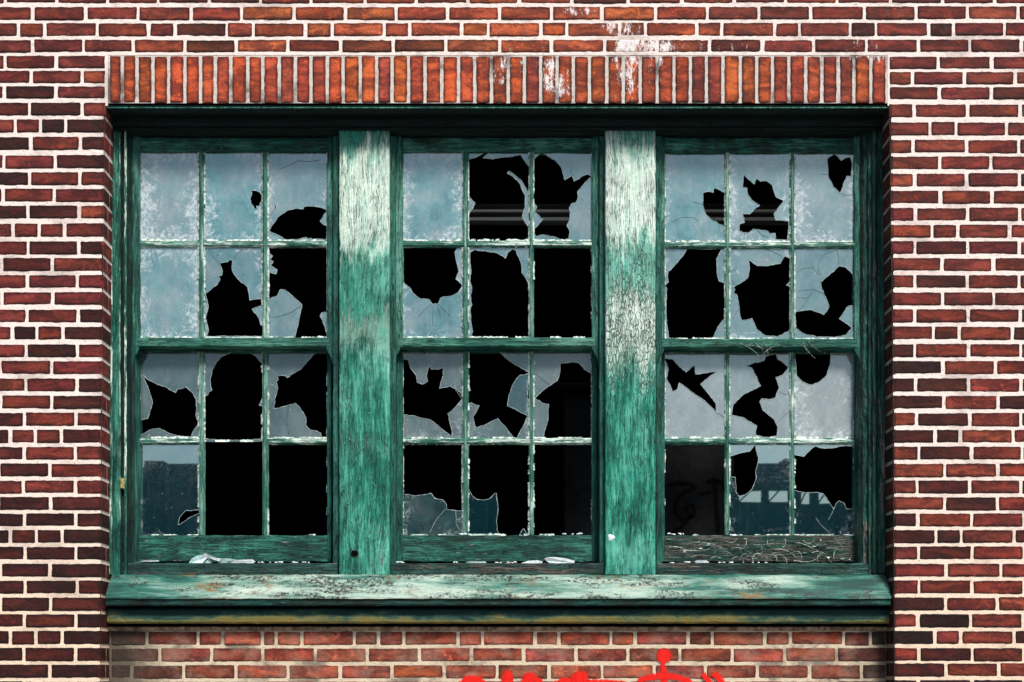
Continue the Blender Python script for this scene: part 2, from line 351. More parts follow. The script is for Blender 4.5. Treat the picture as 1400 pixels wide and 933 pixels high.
M['pave'] = mat_simple('pavement_concrete', (.22, .21, .19), (.33, .31, .29), 25, .92, .2)
M['kerb'] = mat_simple('kerb_stone', (.3, .29, .27), (.4, .38, .36), 30, .9, .2)
M['ware'] = mat_simple('shaded_facade', (.012, .016, .018), (.03, .034, .036), 2, .95, .1)
M['ware_w'] = mat_simple('pale_facade_window', (.5, .55, .58), (.75, .78, .8), 3, .6, .3)

def mat_spray(name):
    m, nt, out = new_mat(name); n = N(nt); pos = n.pos()
    a = n.attr('fade').outputs['Fac']
    f = n.math('ADD', a, n.math('MULTIPLY', n.math('SUBTRACT', n.noise(pos, 150, 4, .7), .5), .9))
    al = n.step(n.math('SUBTRACT', f, n.math('MULTIPLY', n.step(n.noise(pos, 60, 5, .8), .50, .66), .45)), .25, .62)
    tr = n.node('ShaderNodeBsdfTransparent')
    b = n.bsdf(n.mix(n.noise(pos, 40, 3, .6), (.60, .005, .004), (.86, .02, .01)), .7, None, .2)
    s = n.node('ShaderNodeMixShader'); n.L.new(al, s.inputs[0]); n.L.new(tr.outputs[0], s.inputs[1]); n.L.new(b, s.inputs[2])
    n.L.new(s.outputs[0], out.inputs[0]); return m
M['spray'] = mat_spray('red_spray_paint')

# ------------------------------------------------------------------ mesh collector
class MB:
    def __init__(s): s.v = []; s.f = []; s.mi = []; s.at = {}
    def add(s, vs, fs, mi=0, **attrs):
        o = len(s.v); s.v += [tuple(v) for v in vs]
        for f in fs: s.f.append(tuple(i + o for i in f)); s.mi.append(mi)
        for k in attrs:
            s.at.setdefault(k, {})
            for i, a in enumerate(attrs[k]): s.at[k][o + i] = a
    def box(s, px0, px1, py0, py1, d0, d1, mi=0, cham=.0):
        """front rect given at depth d0; sides run straight back"""
        a = P(px0, py1, d0); b = P(px1, py0, d0)
        s.boxw(a.x, b.x, d0, d1, a.z, b.z, mi)
    def boxw(s, x0, x1, y0, y1, z0, z1, mi=0):
        v = [(x, y, z) for x in (x0, x1) for y in (y0, y1) for z in (z0, z1)]
        s.add(v, [(0, 1, 3, 2), (4, 6, 7, 5), (0, 4, 5, 1), (2, 3, 7, 6), (0, 2, 6, 4), (1, 5, 7, 3)], mi)
    def extrude(s, prof, a0, a1, axis='z', step=.02, jit=.0006, mi=0, jf=18., seg=None):
        """closed profile [(p, y)] swept from a0 to a1 along z (p = x) or x (p = z), edges slightly worn"""
        nseg = max(1, int(abs(a1 - a0) / step)); n = len(prof); vs = []; sd = U(0, 50)
        for k in range(nseg + 1):
            t = a0 + (a1 - a0) * k / nseg
            for i, (p, y) in enumerate(prof):
                jx = noise.noise(Vector((t * jf, i * 7.3, sd))) * jit * 2 + U(-jit, jit) * .5
                jy = noise.noise(Vector((t * jf, i * 3.1 + 40, sd))) * jit * 2 + U(-jit, jit) * .5
                vs.append((p + jx, y + jy, t) if axis == 'z' else (t, y + jy, p + jx))
        fs = [(k * n + i, k * n + (i + 1) % n, (k + 1) * n + (i + 1) % n, (k + 1) * n + i) for k in range(nseg) for i in range(n)]
        fs += [tuple(range(n)), tuple(nseg * n + i for i in reversed(range(n)))]
        s.add(vs, fs, mi)
        if seg:
            base = len(s.mi) - len(fs)
            for q in range(nseg * n): s.mi[base + q] = seg.get(q % n, mi)
    def tube(s, pts, r, mi=0, n=5):
        vs = []; fs = []
        for k, p in enumerate(pts):
            t = (Vector(pts[min(k + 1, len(pts) - 1)]) - Vector(pts[max(k - 1, 0)])).normalized()
            a = t.cross(Vector((0, 1, 0.03))).normalized(); b = t.cross(a)
            rr = r[k] if isinstance(r, list) else r
            for i in range(n):
                w = 2 * math.pi * i / n
                vs.append(Vector(p) + a * math.cos(w) * rr + b * math.sin(w) * rr)
        for k in range(len(pts) - 1):
            for i in range(n): fs.append((k * n + i, k * n + (i + 1) % n, (k + 1) * n + (i + 1) % n, (k + 1) * n + i))
        s.add(vs, fs, mi)
    def build(s, name, mats, parent=None, smooth=False):
        me = bpy.data.meshes.new(name); me.from_pydata(s.v, [], s.f)
        if not isinstance(mats, (list, tuple)): mats = [mats]
        for m in mats: me.materials.append(m)
        me.polygons.foreach_set('material_index', s.mi)
        for k, dct in s.at.items():
            a = me.attributes.new(k, 'FLOAT_COLOR', 'POINT'); buf = [0.] * (4 * len(s.v))
            for i, val in dct.items():
                val = tuple(val) + (1.,) * (4 - len(val)); buf[4 * i:4 * i + 4] = val
            a.data.foreach_set('color', buf)
        me.validate()
        import bmesh
        bm = bmesh.new(); bm.from_mesh(me); bmesh.ops.recalc_face_normals(bm, faces=bm.faces[:]); bm.to_mesh(me); bm.free()
        if smooth: me.polygons.foreach_set('use_smooth', [True] * len(me.polygons))
        o = bpy.data.objects.new(name, me); col.objects.link(o)
        if parent: o.parent = parent; o.matrix_parent_inverse = parent.matrix_world.inverted()
        return o
def tag(o, label=None, cat=None, group=None, kind=None):
    if label: o['label'] = label
    if cat: o['category'] = cat
    if group: o['group'] = group
    if kind: o['kind'] = kind
    return o
def empty(name, loc):
    o = bpy.data.objects.new(name, None); o.location = loc; col.objects.link(o); o.empty_display_size = .1
    bpy.context.view_layer.update(); return o

# ------------------------------------------------------------------ masonry
def brick_colour(px, py, soldier=False, panel=False):
    """brick tone by place: orange over the window, darker sides and lower left painted as a vignette"""
    cx = math.exp(-((px - 640) / 330.) ** 2)
    top = math.exp(-((py - 60) / 95.) ** 2) if py < 160 else math.exp(-((py - 60) / 75.) ** 2)
    w = cx * top
    if soldier: w = .62 + .38 * math.exp(-((px - 480) / 320.) ** 2)
    a = Vector((.150, .0225, .0165)); b = Vector((.40, .085, .026))
    if soldier: b = Vector((.46, .082, .022)) if R() < .7 else Vector((.36, .058, .03))
    if px > 1000: a = Vector((.162, .0245, .016))
    c = a.lerp(b, min(1, w * U(.75, 1.15)))
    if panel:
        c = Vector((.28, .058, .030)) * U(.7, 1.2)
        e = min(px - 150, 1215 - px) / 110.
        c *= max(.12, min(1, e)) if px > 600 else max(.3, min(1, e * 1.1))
    else:
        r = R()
        if px < 300 and py > 560: c *= (U(.35, .8) if R() < .6 else 1) * (1 if py < 690 else .42)  # vignette put into brick colour: lower left bricks darkened
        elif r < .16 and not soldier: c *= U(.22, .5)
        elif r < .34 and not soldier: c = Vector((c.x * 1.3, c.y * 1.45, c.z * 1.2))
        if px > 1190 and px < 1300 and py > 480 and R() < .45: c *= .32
    k = U(.8, 1.2) * (1.0 if not soldier else 1.0)
    return (c.x * k, c.y * k * U(.8, 1.15), c.z * k * U(.8, 1.3))
def add_brick(mb, x0, x1, y0, y1, d, c, thick=.02, fine=True):
    if x1 - x0 < 3 or y1 - y0 < 3: return
    r = min(U(.8, 2.2), (x1 - x0) / 3, (y1 - y0) / 3)
    pts = []
    sx = 6.0 if fine else 40.
    nx = max(2, int((x1 - x0) / sx)); ny = max(2, int((y1 - y0) / sx))
    cs = [(x0 + r, y0 + r, 180), (x1 - r, y0 + r, 270), (x1 - r, y1 - r, 0), (x0 + r, y1 - r, 90)]
    sd = U(0, 99)
    for q, (cx, cy, a0) in enumerate(cs):
        for a in (0, 45, 90):
            w = math.radians(a0 + a); pts.append((cx + math.cos(w) * r, cy + math.sin(w) * r))
        nx_, ny_ = cs[(q + 1) % 4][:2]
        L = nx if q % 2 == 0 else ny
        w = math.radians(a0 + 90); ax, ay = cx + math.cos(w) * r, cy + math.sin(w) * r; bx, by = nx_ + math.cos(w) * r, ny_ + math.sin(w) * r
        for k in range(1, L): pts.append((ax + (bx - ax) * k / L, ay + (by - ay) * k / L))
    cx, cy = (x0 + x1) / 2, (y0 + y1) / 2
    tx, ty, dz = U(-.0007, .0007), U(-.0006, .0006), U(-.0012, .0008)
    jp = []
    for (x, y) in pts:
        j = noise.noise(Vector((x * .16, y * .16, sd))) * .7 + U(-.22, .22)
        vx, vy = x - cx, y - cy; l = math.hypot(vx / (x1 - x0), vy / (y1 - y0)) or 1
        nxv, nyv = (math.copysign(1, vx), 0) if abs(vx) / (x1 - x0) > abs(vy) / (y1 - y0) else (0, math.copysign(1, vy))
        jp.append((x + nxv * j, y + nyv * j))
    n = len(jp); vs = []; cc = []; ee = []
    for ring, (ins, dd) in enumerate(((0, thick), (0, .0028), (.55, .0008), (1.5, 0))):
        for (x, y) in jp:
            qx = x + (math.copysign(min(ins, abs(cx - x)), cx - x) if True else 0); qy = y + math.copysign(min(ins, abs(cy - y)), cy - y)
            rx, ry = (qx - cx) / (x1 - x0), (qy - cy) / (y1 - y0)
            vs.append(P(qx, qy, d + 0) + Vector((0, dd + dz + tx * rx * 2 + ty * ry * 2 + (U(-.0004, .0004) if ring > 1 else 0), 0)))
            cc.append(c); ee.append((qx - x0, qy - y0, x1 - qx, y1 - qy))
    fs = []
    for rg in range(3):
        for i in range(n): fs.append((rg * n + i, rg * n + (i + 1) % n, (rg + 1) * n + (i + 1) % n, (rg + 1) * n + i))
    o = 3 * n
    fs.append(tuple(o + i for i in range(n)))
    mb.add(vs, fs, 0, bc=cc, edge=ee)

LT = {1:9.6,2:31.5,3:54.5,4:76.5,5:96.7,6:118,7:140.5,8:163,9:187,10:212,11:235,12:258,13:281,14:305.5,15:330,16:353,17:376,18:399.5,19:423,20:446.6,21:470.6,
      22:493.7,23:517.5,24:541,25:564.5,26:587.5,27:610.5,28:634,29:657,30:679.5,31:702,32:724.5,33:747.5,34:771,35:794,36:817,37:839.7,38:862.7,39:886,40:909,41:932}
RT = dict(LT); RT.update({1:8.6,2:31,3:54,4:77.5,5:98.4,6:119,7:142.5,8:167,9:191,10:213.6,11:237,12:260.5,13:284,14:307.5,15:329.8,16:352.8,40:907,41:930})
BH = 17.9
FULL = {0:[7,77,147,216,286,356,425,499,569,640,710,782,859,932,1004,1074,1144.5,1217.5,1289,1360],
 1:[44.6,116.6,188.5,261,330,402,471.5,542,612,683,754,823,896,967,1037.6,1108.5,1182,1252.5,1322.8,1392],
 2:[24.7,61,133,203,239,310,346,418,454,525,560,631.4,667.4,739.4,774.7,847.4,882.4,952.6,986.9,1058.8,1093,1162.7,1197.7,1269.7,1304,1373.6],
 3:[44.6,113.8,181.7,253,323,393.5,466,537.8,609.8,682.8,754,826.8,898.8,970.4,1042.4,1112.7,1184.7,1256,1326,1396.5]}
LJ = {4:[7,76.5],5:[42,112],6:[6,76],7:[40.5,112],8:[20.6,55,90],9:[42,110],10:[5,75],11:[40,109],12:[4,74],13:[38,108],14:[18,53,88],15:[38,107],16:[2,71.5],
 17:[37,106],18:[2.5,72],19:[36.5,106.7],20:[17,50.5,86],21:[35.6,105.4],22:[0,70],23:[35,105],24:[1,70],25:[33,104],26:[13.7,48.4,83.6],27:[33,103],28:[-2,67.7],
 29:[32,103],30:[-2,68.6],31:[33,103.6],32:[14,49,85],33:[33.4,103.6],34:[.5,68],35:[34,105],36:[.5,69],37:[33.4,103.6],38:[14,49,85],39:[32.7,103],40:[-3,68],41:[33,103]}
RJ = {4:[1282.4,1356],5:[1248,1318.7,1388],6:[1284.4,1355.4],7:[1250,1322.8,1395],8:[1271.4,1307.4,1376],9:[1249,1321.8,1393],10:[1285,1355],11:[1250.8,1322,1393.8],
 12:[1286,1356.4],13:[1251.8,1323.5,1393.8],14:[1274.8,1309.8,1380.4],15:[1251,1323,1393.6],16:[1288.6,1358.5],17:[1251,1323,1393.6],18:[1288.6,1359],19:[1251,1324,1395],
 20:[1276.6,1312,1384],21:[1251,1324,1396],22:[1289.4,1361.5],23:[1252,1324,1396],24:[1290.7,1365],25:[1253,1326,1396],26:[1278.7,1313,1385],27:[1256.5,1328.5,1398],
 28:[1292,1364.5],29:[1254,1326,1396.6],30:[1292,1363.6],31:[1255.5,1328.8],32:[1279.7,1314.4,1386.4],33:[1256,1329.3],34:[1293.8,1368.6],35:[1256.5,1329.3],
 36:[1293.3,1364],37:[1255.5,1327.5],38:[1278,1314,1387],39:[1256.5,1329.3],40:[1293.8,1366],41:[1256,1329]}
XMIN, XMAX, YTOP = -420., 1820., -330.
def xl(y): return 143.2 - 3.7 * min(1, max(0, (y - 145) / 335.)) - 2.5 * min(1, max(0, (y - 480) / 440.))
def xr(y): return 1216.6 + 4.4 * min(1, max(0, (y - 145) / 335.)) + 2.0 * min(1, max(0, (y - 480) / 440.))
def extend(js, right, lim, hdr=False):
    js = list(js)
    if right:
        k = 0
        while js[-1] < lim: js.append(js[-1] + (70.8 if not hdr or k % 2 else 35.5)); k += 1
    else:
        k = 0
        while js[0] > lim: js.insert(0, js[0] - (70.2 if not hdr or k % 2 else 35.)); k += 1
    return js
def row(mb, js, y0l, y0r, d=0., thick=.02, lo=None, hi=None, h=BH, colf=brick_colour):
    for a, b in zip(js[:-1], js[1:]):
        x0, x1 = a + 2.0 + U(-.5, .5), b - 2.0 + U(-.5, .5)
        if lo is not None and a <= lo + 1: x0 = lo
        if hi is not None and b >= hi - 1: x1 = hi
        xm = (x0 + x1) / 2; yy = y0l + (y0r - y0l) * min(1, max(0, (xm - 140) / 1080.)) + U(-.4, .4)
        fine = -20 < xm < 1420 and -30 < yy < 960
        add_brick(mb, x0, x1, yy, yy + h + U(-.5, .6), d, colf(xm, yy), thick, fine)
wall = MB()
row_idx = list(range(-15, 65))
def topy(i, T):
    if i in T: return T[i]
    if i <= 0: return 9.2 - 22.9 * (1 - i)
    return T[41] + 23.1 * (i - 41)
for i in row_idx:
    yl, yr = topy(i, LT), topy(i, RT)
    if yl > GROUND_PY - 20: continue
    hdr = (i - 2) % 6 == 0
    if i <= 3:
        js = FULL.get(i)
        if js is None: js = [v for v in (FULL[2] if hdr else (FULL[1] if i % 2 else FULL[0]))]
        js = extend(extend(js, True, XMAX, hdr), False, XMIN, hdr)
        row(wall, js, yl, yr, h=BH - (1.2 if i == 3 else 0))
    else:
        base = i if i in LJ else (38 if hdr else (39 if i % 2 else 40))
        e = xl(yl + 8); js = extend([v for v in LJ[base] if v < e - 14], False, XMIN, hdr) + [e]
        row(wall, js, yl, yl, hi=e, h=BH - (1.0 if 4 <= i <= 6 else 0))
        e = xr(yr + 8); js = [e] + extend(RJ[base], True, XMAX, hdr)
        row(wall, js, yr, yr, lo=e, h=BH - (1.0 if 4 <= i <= 6 else 0))
# bricks of the two reveals (the returns of the wall into the opening)
def reveal(mb, side, y0, y1, c):
    e = xl(y0) if side < 0 else xr(y0)
    x = P(e, y0, 0).x; z1, z0 = P(e, y0, 0).z, P(e, y1, 0).z
    t = .0022
    xs = (x - .01, x + t) if side < 0 else (x - t, x + .01)
    j = U(.040, .07)
    for (a, b) in ((.0004, j), (j + .009, DJ + .006)) if R() < .5 else ((.0004, DJ + .006),):
        v = [(xx + (0 if (xx == xs[1]) == (side < 0) else 0), yy, zz) for xx in xs for yy in (a, b) for zz in (z0, z1)]
        mb.add(v, [(0, 1, 3, 2), (4, 6, 7, 5), (0, 4, 5, 1), (2, 3, 7, 6), (0, 2, 6, 4), (1, 5, 7, 3)], 0, bc=[c] * 8, edge=[(9, 9, 9, 9)] * 8)
for i in range(7, 65):
    for side, T in ((-1, LT), (1, RT)):
        y = topy(i, T)
        if y > GROUND_PY - 20: continue
        c = brick_colour(120 if side < 0 else 1230, y)
        k = .75 if side < 0 else .28  # right reveal bricks darkened much more, their shade set in colour
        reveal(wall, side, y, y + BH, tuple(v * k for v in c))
# mortar bed behind the bricks, with raised ragged joints
def sheet(mb, x0, x1, y0, y1, d, mi, step=9.):
    nx = max(1, int((x1 - x0) / step)); ny = max(1, int((y1 - y0) / step)); vs = []
    for j in range(ny + 1):
        for i in range(nx + 1):
            x = x0 + (x1 - x0) * i / nx; y = y0 + (y1 - y0) * j / ny
            p = P(x, y, d); p.y += noise.noise(Vector((x * .11, y * .11, 3))) * .0012; vs.append(p)
    fs = [(j * (nx + 1) + i, j * (nx + 1) + i + 1, (j + 1) * (nx + 1) + i + 1, (j + 1) * (nx + 1) + i) for j in range(ny) for i in range(nx)]
    mb.add(vs, fs, mi)
MD = .0022
sheet(wall, XMIN, XMAX, YTOP, 75.5, MD, 1)
sheet(wall, XMIN, 147.5, 75.5, 145, MD, 1); sheet(wall, 1213.5, XMAX, 75.5, 145, MD, 1)
for (a, b) in ((145, 330), (330, 560), (560, 800), (800, 960), (960, GROUND_PY)):
    sheet(wall, XMIN, xl((a + b) / 2) - .6, a, b, MD, 1); sheet(wall, xr((a + b) / 2) + .6, XMAX, a, b, MD, 1)
# return faces of mortar
for side in (-1, 1):
    ys = [141 + k * (GROUND_PY - 141) / 60 for k in range(61)]; vs = []
    for y in ys:
        e = xl(y) if side < 0 else xr(y); a = P(e, y, 0)
        vs += [(a.x, .0015, a.z), (a.x, DJ + .01, a.z)]
    wall.add(vs, [(2 * k, 2 * k + 1, 2 * k + 3, 2 * k + 2) for k in range(60)], 1 if side < 0 else 2)
# the wall's body above the opening and its back
wall.boxw(P(XMIN, 0).x, P(XMAX, 0).x, .03, .30, P(0, 141).z + .004, P(0, YTOP).z, 2)
for side in (-1, 1):
    a = P(xl(500) - 6, 0).x if side < 0 else P(xr(500) + 6, 0).x; b = P(XMIN if side < 0 else XMAX, 0).x
    wall.boxw(min(a, b), max(a, b), .03, .30, 0, P(0, 141).z + .003, 2)
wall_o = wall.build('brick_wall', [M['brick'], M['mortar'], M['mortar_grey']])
tag(wall_o, 'weathered red brick wall with pale mortar joints around the triple window', 'wall')

# soldier course over the opening
SJ = [148,167,187,209,230.4,252.7,274,294,315.4,338.4,359.3,381.6,403.8,425,447.4,469,492.6,515,536,558.7,581,604,627,649,672,695,717,739.4,761.7,784,806,829.6,852.5,
      875.5,898.8,921.8,944,966,988.6,1012.6,1034.8,1056.4,1078.7,1101.7,1124,1146.3,1167.9,1190.8,1213]
sol = MB()
for a, b in zip(SJ[:-1], SJ[1:]):
    add_brick(sol, a + 2.2, b - 2.2, 77 + U(-.7, .7), 140.6 + U(-.6, .6), U(-.001, .001), brick_colour((a + b) / 2, 110, True), .02)
sheet(sol, 147.5, 1213.5, 75.5, 141.4, MD + .001, 1)
a, b = P(143, 141.4, 0), P(1217, 141.4, 0)
sol.boxw(a.x, b.x, .004, DJ, a.z, a.z + .02, 2)  # soffit shade painted as a near-black slab
sol.build('soldier_course', [M['brick'], M['mortar_soot'], M['hole']], wall_o)['label'] = 'upright orange brick course over the window with white paint splashes'

# recessed panel below the sill
pan = MB()
PJ = {864:[150,200.6,271,304.7,358.7,377.5,412.5,484.5,517.6,551.9,626.4,659.8,731.4,763.8,835.5,869.2,940.4,973.9,1045.8,1080.6,1153.9,1190,1213],
      886.6:[150,218.6,289.3,359,430.5,501.7,573.7,644.4,716,787.4,858.7,929.6,1001.4,1072.7,1143.6,1213],
      909.6:[150,180,250.7,322.7,394,465,536,607.6,680,750.7,823.4,894.7,964.9,1036,1107.4,1178,1213]}
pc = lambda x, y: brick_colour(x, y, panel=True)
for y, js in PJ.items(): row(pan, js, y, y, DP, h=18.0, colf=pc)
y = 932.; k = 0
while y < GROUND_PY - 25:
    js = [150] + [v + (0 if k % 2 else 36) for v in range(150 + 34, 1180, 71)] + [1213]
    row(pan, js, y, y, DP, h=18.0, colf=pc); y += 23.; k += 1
sheet(pan, 147, 1216, 857, GROUND_PY, DP + MD, 1)
# weathered mortar ledge above the panel bricks
za, zb = zof(856, DP), zof(862.5, DP)
pan.extrude([(zb, DP - .004), (za - .006, DP - .012), (za, DP - .004), (za, DP + .03), (zb, DP + .03)], xof(148, DP), xof(1214, DP), 'x', .02, .0018, 2, 30)
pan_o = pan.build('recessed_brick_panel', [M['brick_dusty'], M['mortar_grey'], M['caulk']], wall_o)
pan_o['label'] = 'grimy recessed brickwork directly below the sill'

# red sprayed letter tops on the panel
gr = MB(); GZ = 0.
def stroke(pts, w, soft=.12):
    """soft-edged stroke: closed fan of rings"""
    out = []
    n = len(pts)
    L, Rr, L2, R2 = [], [], [], []
    for k in range(n):
        p = Vector(pts[k]).to_2d() if len(pts[k]) > 2 else Vector(pts[k]); q = Vector(pts[min(k + 1, n - 1)]); o = Vector(pts[max(k - 1, 0)])
        t = (q - o).normalized(); nn = Vector((-t.y, t.x)); ww = w[k] if isinstance(w, list) else w
        L.append(p + nn * ww * soft); Rr.append(p - nn * ww * soft); L2.append(p + nn * ww); R2.append(p - nn * ww)
    global GZ
    GZ += .0004; dd = DP - .0022 - GZ
    vs = [P(v.x, v.y, dd) for rowv in (L2, L, Rr, R2) for v in rowv]
    at = [(0, 0, 0)] * n + [(1, 1, 1)] * (2 * n) + [(0, 0, 0)] * n
    fs = [(r * n + k, r * n + k + 1, (r + 1) * n + k + 1, (r + 1) * n + k) for r in range(3) for k in range(n - 1)]
    gr.add(vs, fs, 0, fade=at)
def disc(x, y, r, ry=None, n=20):
    global GZ
    GZ += .0004; ry = ry or r; dd = DP - .0022 - GZ; vs = [P(x, y, dd)]; at = [(1, 1, 1)]; fs = []
    for ring, (k, a) in enumerate(((.4, 1.), (1.3, 0.))):
        for i in range(n):
            w = 2 * math.pi * i / n; vs.append(P(x + math.cos(w) * r * k, y + math.sin(w) * ry * k, dd)); at.append((a, a, a))
    for i in range(n):
        fs.append((0, 1 + i, 1 + (i + 1) % n)); fs.append((1 + i, 1 + n + i, 1 + n + (i + 1) % n, 1 + (i + 1) % n))
    gr.add(vs, fs, 0, fade=at)
disc(908, 897, 11, 12)
def st(pts, w): stroke([(x, y) for x, y in pts], w)
st([(908, 895), (906, 908), (908, 922), (907, 945), (908, 990)], [8, 6, 7, 9, 9])
st([(872, 931), (890, 926), (908, 924), (925, 926), (942, 931), (955, 950)], [5, 7, 8, 7, 6, 5])
disc(643, 936, 17, 13); st([(628, 940), (640, 930), (655, 930), (668, 942), (668, 985), (640, 992)], 9)
disc(694, 930, 9, 15); st([(694, 925), (697, 945), (694, 990)], 10)
disc(724, 932, 12, 15); st([(713, 940), (722, 925), (736, 930), (742, 990)], 9)
st([(738, 990), (742, 942), (770, 930), (800, 932), (850, 934), (862, 938)], 6)
disc(793, 930, 13, 14); st([(793, 922), (790, 950), (792, 990)], 9)
st([(961, 921), (968, 931), (978, 944), (984, 990)], [6, 7, 8, 9])
st([(975, 921), (984, 928), (992, 942), (1004, 990)], [6, 8, 7, 8])
gr_o = gr.build('graffiti', M['spray'], wall_o); gr_o['label'] = 'bright red sprayed lettering at the foot of the panel'

# ------------------------------------------------------------------ the timber frame
fr = empty('window_frame', (0, DJ, zof(853, DJ)))
tag(fr, 'peeling green timber frame with two wide posts holding three sashes', 'window frame')
z_sill, z_head = zof(786, DJ), zof(176, DJ)
def X(px, d=DJ): return xof(px, d)
# left jamb profile: moulding, flat, grooves, pulley channel
def jamb(pts, z0, z1, mat, jit=.0008, seg=None):
    mb = MB(); mb.extrude(pts, z0, z1, 'z', .014, jit, seg=seg); return mb.build('side_jamb', [mat, M['groove'], M['bead']], fr)  # extra slots paint groove shade and ridge light onto the relief
lj = [(X(149.5), DJ + .10), (X(149.5), DJ + .002), (X(151.5), DJ - .004), (X(154.5), DJ - .003), (X(155.5), DJ + .004), (X(163), DJ + .004), (X(164.5), DJ + .002), (X(166), DJ + .022), (X(168.2), DJ + .024),
      (X(169.5), DJ + .006), (X(172.5), DJ + .006), (X(174), DJ + .030), (X(176), DJ + .044), (X(179), DJ + .046), (X(184, DU), DU + .004), (X(184, DU), DJ + .10)]
jamb(lj, zof(786, DJ), z_head, M['jamb_l'], seg={5: 2, 6: 1, 7: 1, 9: 2, 10: 1, 11: 1, 12: 1, 13: 1})
rj = [(X(1212), DJ + .10), (X(1211), DJ + .002), (X(1209), DJ - .003), (X(1206), DJ - .002), (X(1204.5), DJ + .006), (X(1201), DJ + .005), (X(1199.5), DJ + .012), (X(1197), DJ + .004), (X(1194), DJ + .005),
      (X(1192.5), DJ + .016), (X(1189), DJ + .014), (X(1187.5), DJ + .026), (X(1183), DJ + .028), (X(1181), DJ + .036), (X(1174, DU), DU + .004), (X(1174, DU), DJ + .10)]
mb = MB(); mb.extrude([(X(149.2), DJ + .02), (X(149.2), DJ - .003), (X(150.2), DJ - .007), (X(152.8), DJ - .007), (X(153.8), DJ - .004), (X(153.8), DJ + .02)], zof(786, DJ), zof(190, DJ), 'z', .014, .0012)
mb.build('edge_bead', M['bead'], fr)
jamb(rj, zof(784, DJ), z_head, M['jamb_r'], .0016, seg={5: 1, 8: 1, 10: 1, 12: 1, 13: 1})
def mullion(px0, px1, mat):
    mb = MB(); c = .8
    pr = [(X(px0), DJ + .1), (X(px0), DJ + .006), (X(px0 + c), DJ + .001), (X(px0 + 3), DJ)] + [(X(px0 + 3 + (px1 - px0 - 6) * k / 6.), DJ + U(-.0008, .0008)) for k in range(1, 6)] + \
         [(X(px1 - 3), DJ), (X(px1 - c), DJ + .001), (X(px1), DJ + .006), (X(px1), DJ + .1)]
    mb.extrude(pr, zof(785.5, DJ), z_head, 'z', .015, .0009); return mb.build('mullion', mat, fr)
mu1 = mullion(463.5, 532.5, M['mull_a']); mu1['label'] = 'left wide post with a bleached upper half and a bolt hole'
mu2 = mullion(827.5, 896.5, M['mull_b']); mu2['label'] = 'right wide post with chalky crazed paint'
def peel(px0, px1, py0, py1, d, count, parent, mats, horizontal=False, big=.8):
    """small lifted scales of paint, curling away from the timber"""
    mb = MB(); m3 = len(mats)
    for _ in range(count):
        x, y = U(px0 + 2, px1 - 2), U(py0, py1)
        L = U(2.2, 6.5) * big; W = U(.8, 2.0) * big; lift = U(.0012, .0042)
        c = P(x, y, d); a = U(-.12, .12); ax = Vector((math.sin(a), 0, math.cos(a))); bx = Vector((math.cos(a), 0, -math.sin(a)))
        if horizontal: ax, bx = bx, ax
        if R() < .5: bx = -bx
        vs = []
        for i in range(5):
            t = i / 4 - .5; wid = W * S * (1 - (2 * t) ** 2 * U(.5, 1.)) * U(.8, 1.1)
            p = c + ax * (t * L * S)
            vs += [p + Vector((0, -.0006, 0)), p + bx * wid * .55 + Vector((0, -.0012 - lift * .35, 0)), p + bx * wid + Vector((0, -.0012 - lift, 0))]
        fs = []
        for i in range(4):
            for j in range(2): fs.append((i * 3 + j, i * 3 + j + 1, i * 3 + j + 4, i * 3 + j + 3))
        mb.add(vs, fs, random.randrange(m3))
    return mb.build('peeling_paint', mats, parent)
M['flake_pale'] = mat_simple('paint_scale_pale', (.42, .58, .50), (.72, .80, .73), 90, .7, .2)
M['flake_mint'] = mat_simple('paint_scale_mint', (.05, .26, .19), (.17, .45, .36), 90, .7, .2)
peel(465, 531, 470, 782, DJ, 34, mu1, [M['flake_mint']])
peel(829, 895, 380, 500, DJ, 45, mu2, [M['flake_pale'], M['flake_mint']])
# bolt hole and paint blob
mb = MB(); c0 = P(485, 757, DJ)
vs = []
for rr, dy in ((.0165, -.0006), (.0135, -.0022), (.0120, -.0026), (.010, -.0024)):
    for i in range(18):
        w = 2 * math.pi * i / 18; vs.append((c0.x + math.cos(w) * rr * 1.05, c0.y + dy - .0012, c0.z + math.sin(w) * rr))
fs = [(r * 18 + i, r * 18 + (i + 1) % 18, (r + 1) * 18 + (i + 1) % 18, (r + 1) * 18 + i) for r in range(1) for i in range(18)]
mb.add(vs, fs, 0)
fs2 = [(r * 18 + i, r * 18 + (i + 1) % 18, (r + 1) * 18 + (i + 1) % 18, (r + 1) * 18 + i) for r in range(1, 2) for i in range(18)] + [tuple(36 + i for i in range(18))]
o_ = len(mb.v) - len(vs)
for f in fs2: mb.f.append(tuple(i + o_ for i in f)); mb.mi.append(1)
mb.build('bolt_hole', [M['jamb_r'], M['hole']], mu1)  # hole is not cut; a near-black disc paints its darkness
mb = MB(); c0 = P(835.5, 735, DJ)
vs = [(c0.x, c0.y - .004, c0.z)]; n_ = 18
for rr, dy in ((.008, -.0030), (.013, -.0005)):
    for i in range(n_):
        w = 2 * math.pi * i / n_; q = rr * (1 + .16 * math.sin(3 * w + 1) + U(-.05, .05)); vs.append((c0.x + math.cos(w) * q * 1.1, c0.y + dy, c0.z + math.sin(w) * q))
mb.add(vs, [(0, 1 + i, 1 + (i + 1) % n_) for i in range(n_)] + [(1 + i, 1 + n_ + i, 1 + n_ + (i + 1) % n_, 1 + (i + 1) % n_) for i in range(n_)])
mb.build('paint_blob', M['white'], mu2, True)
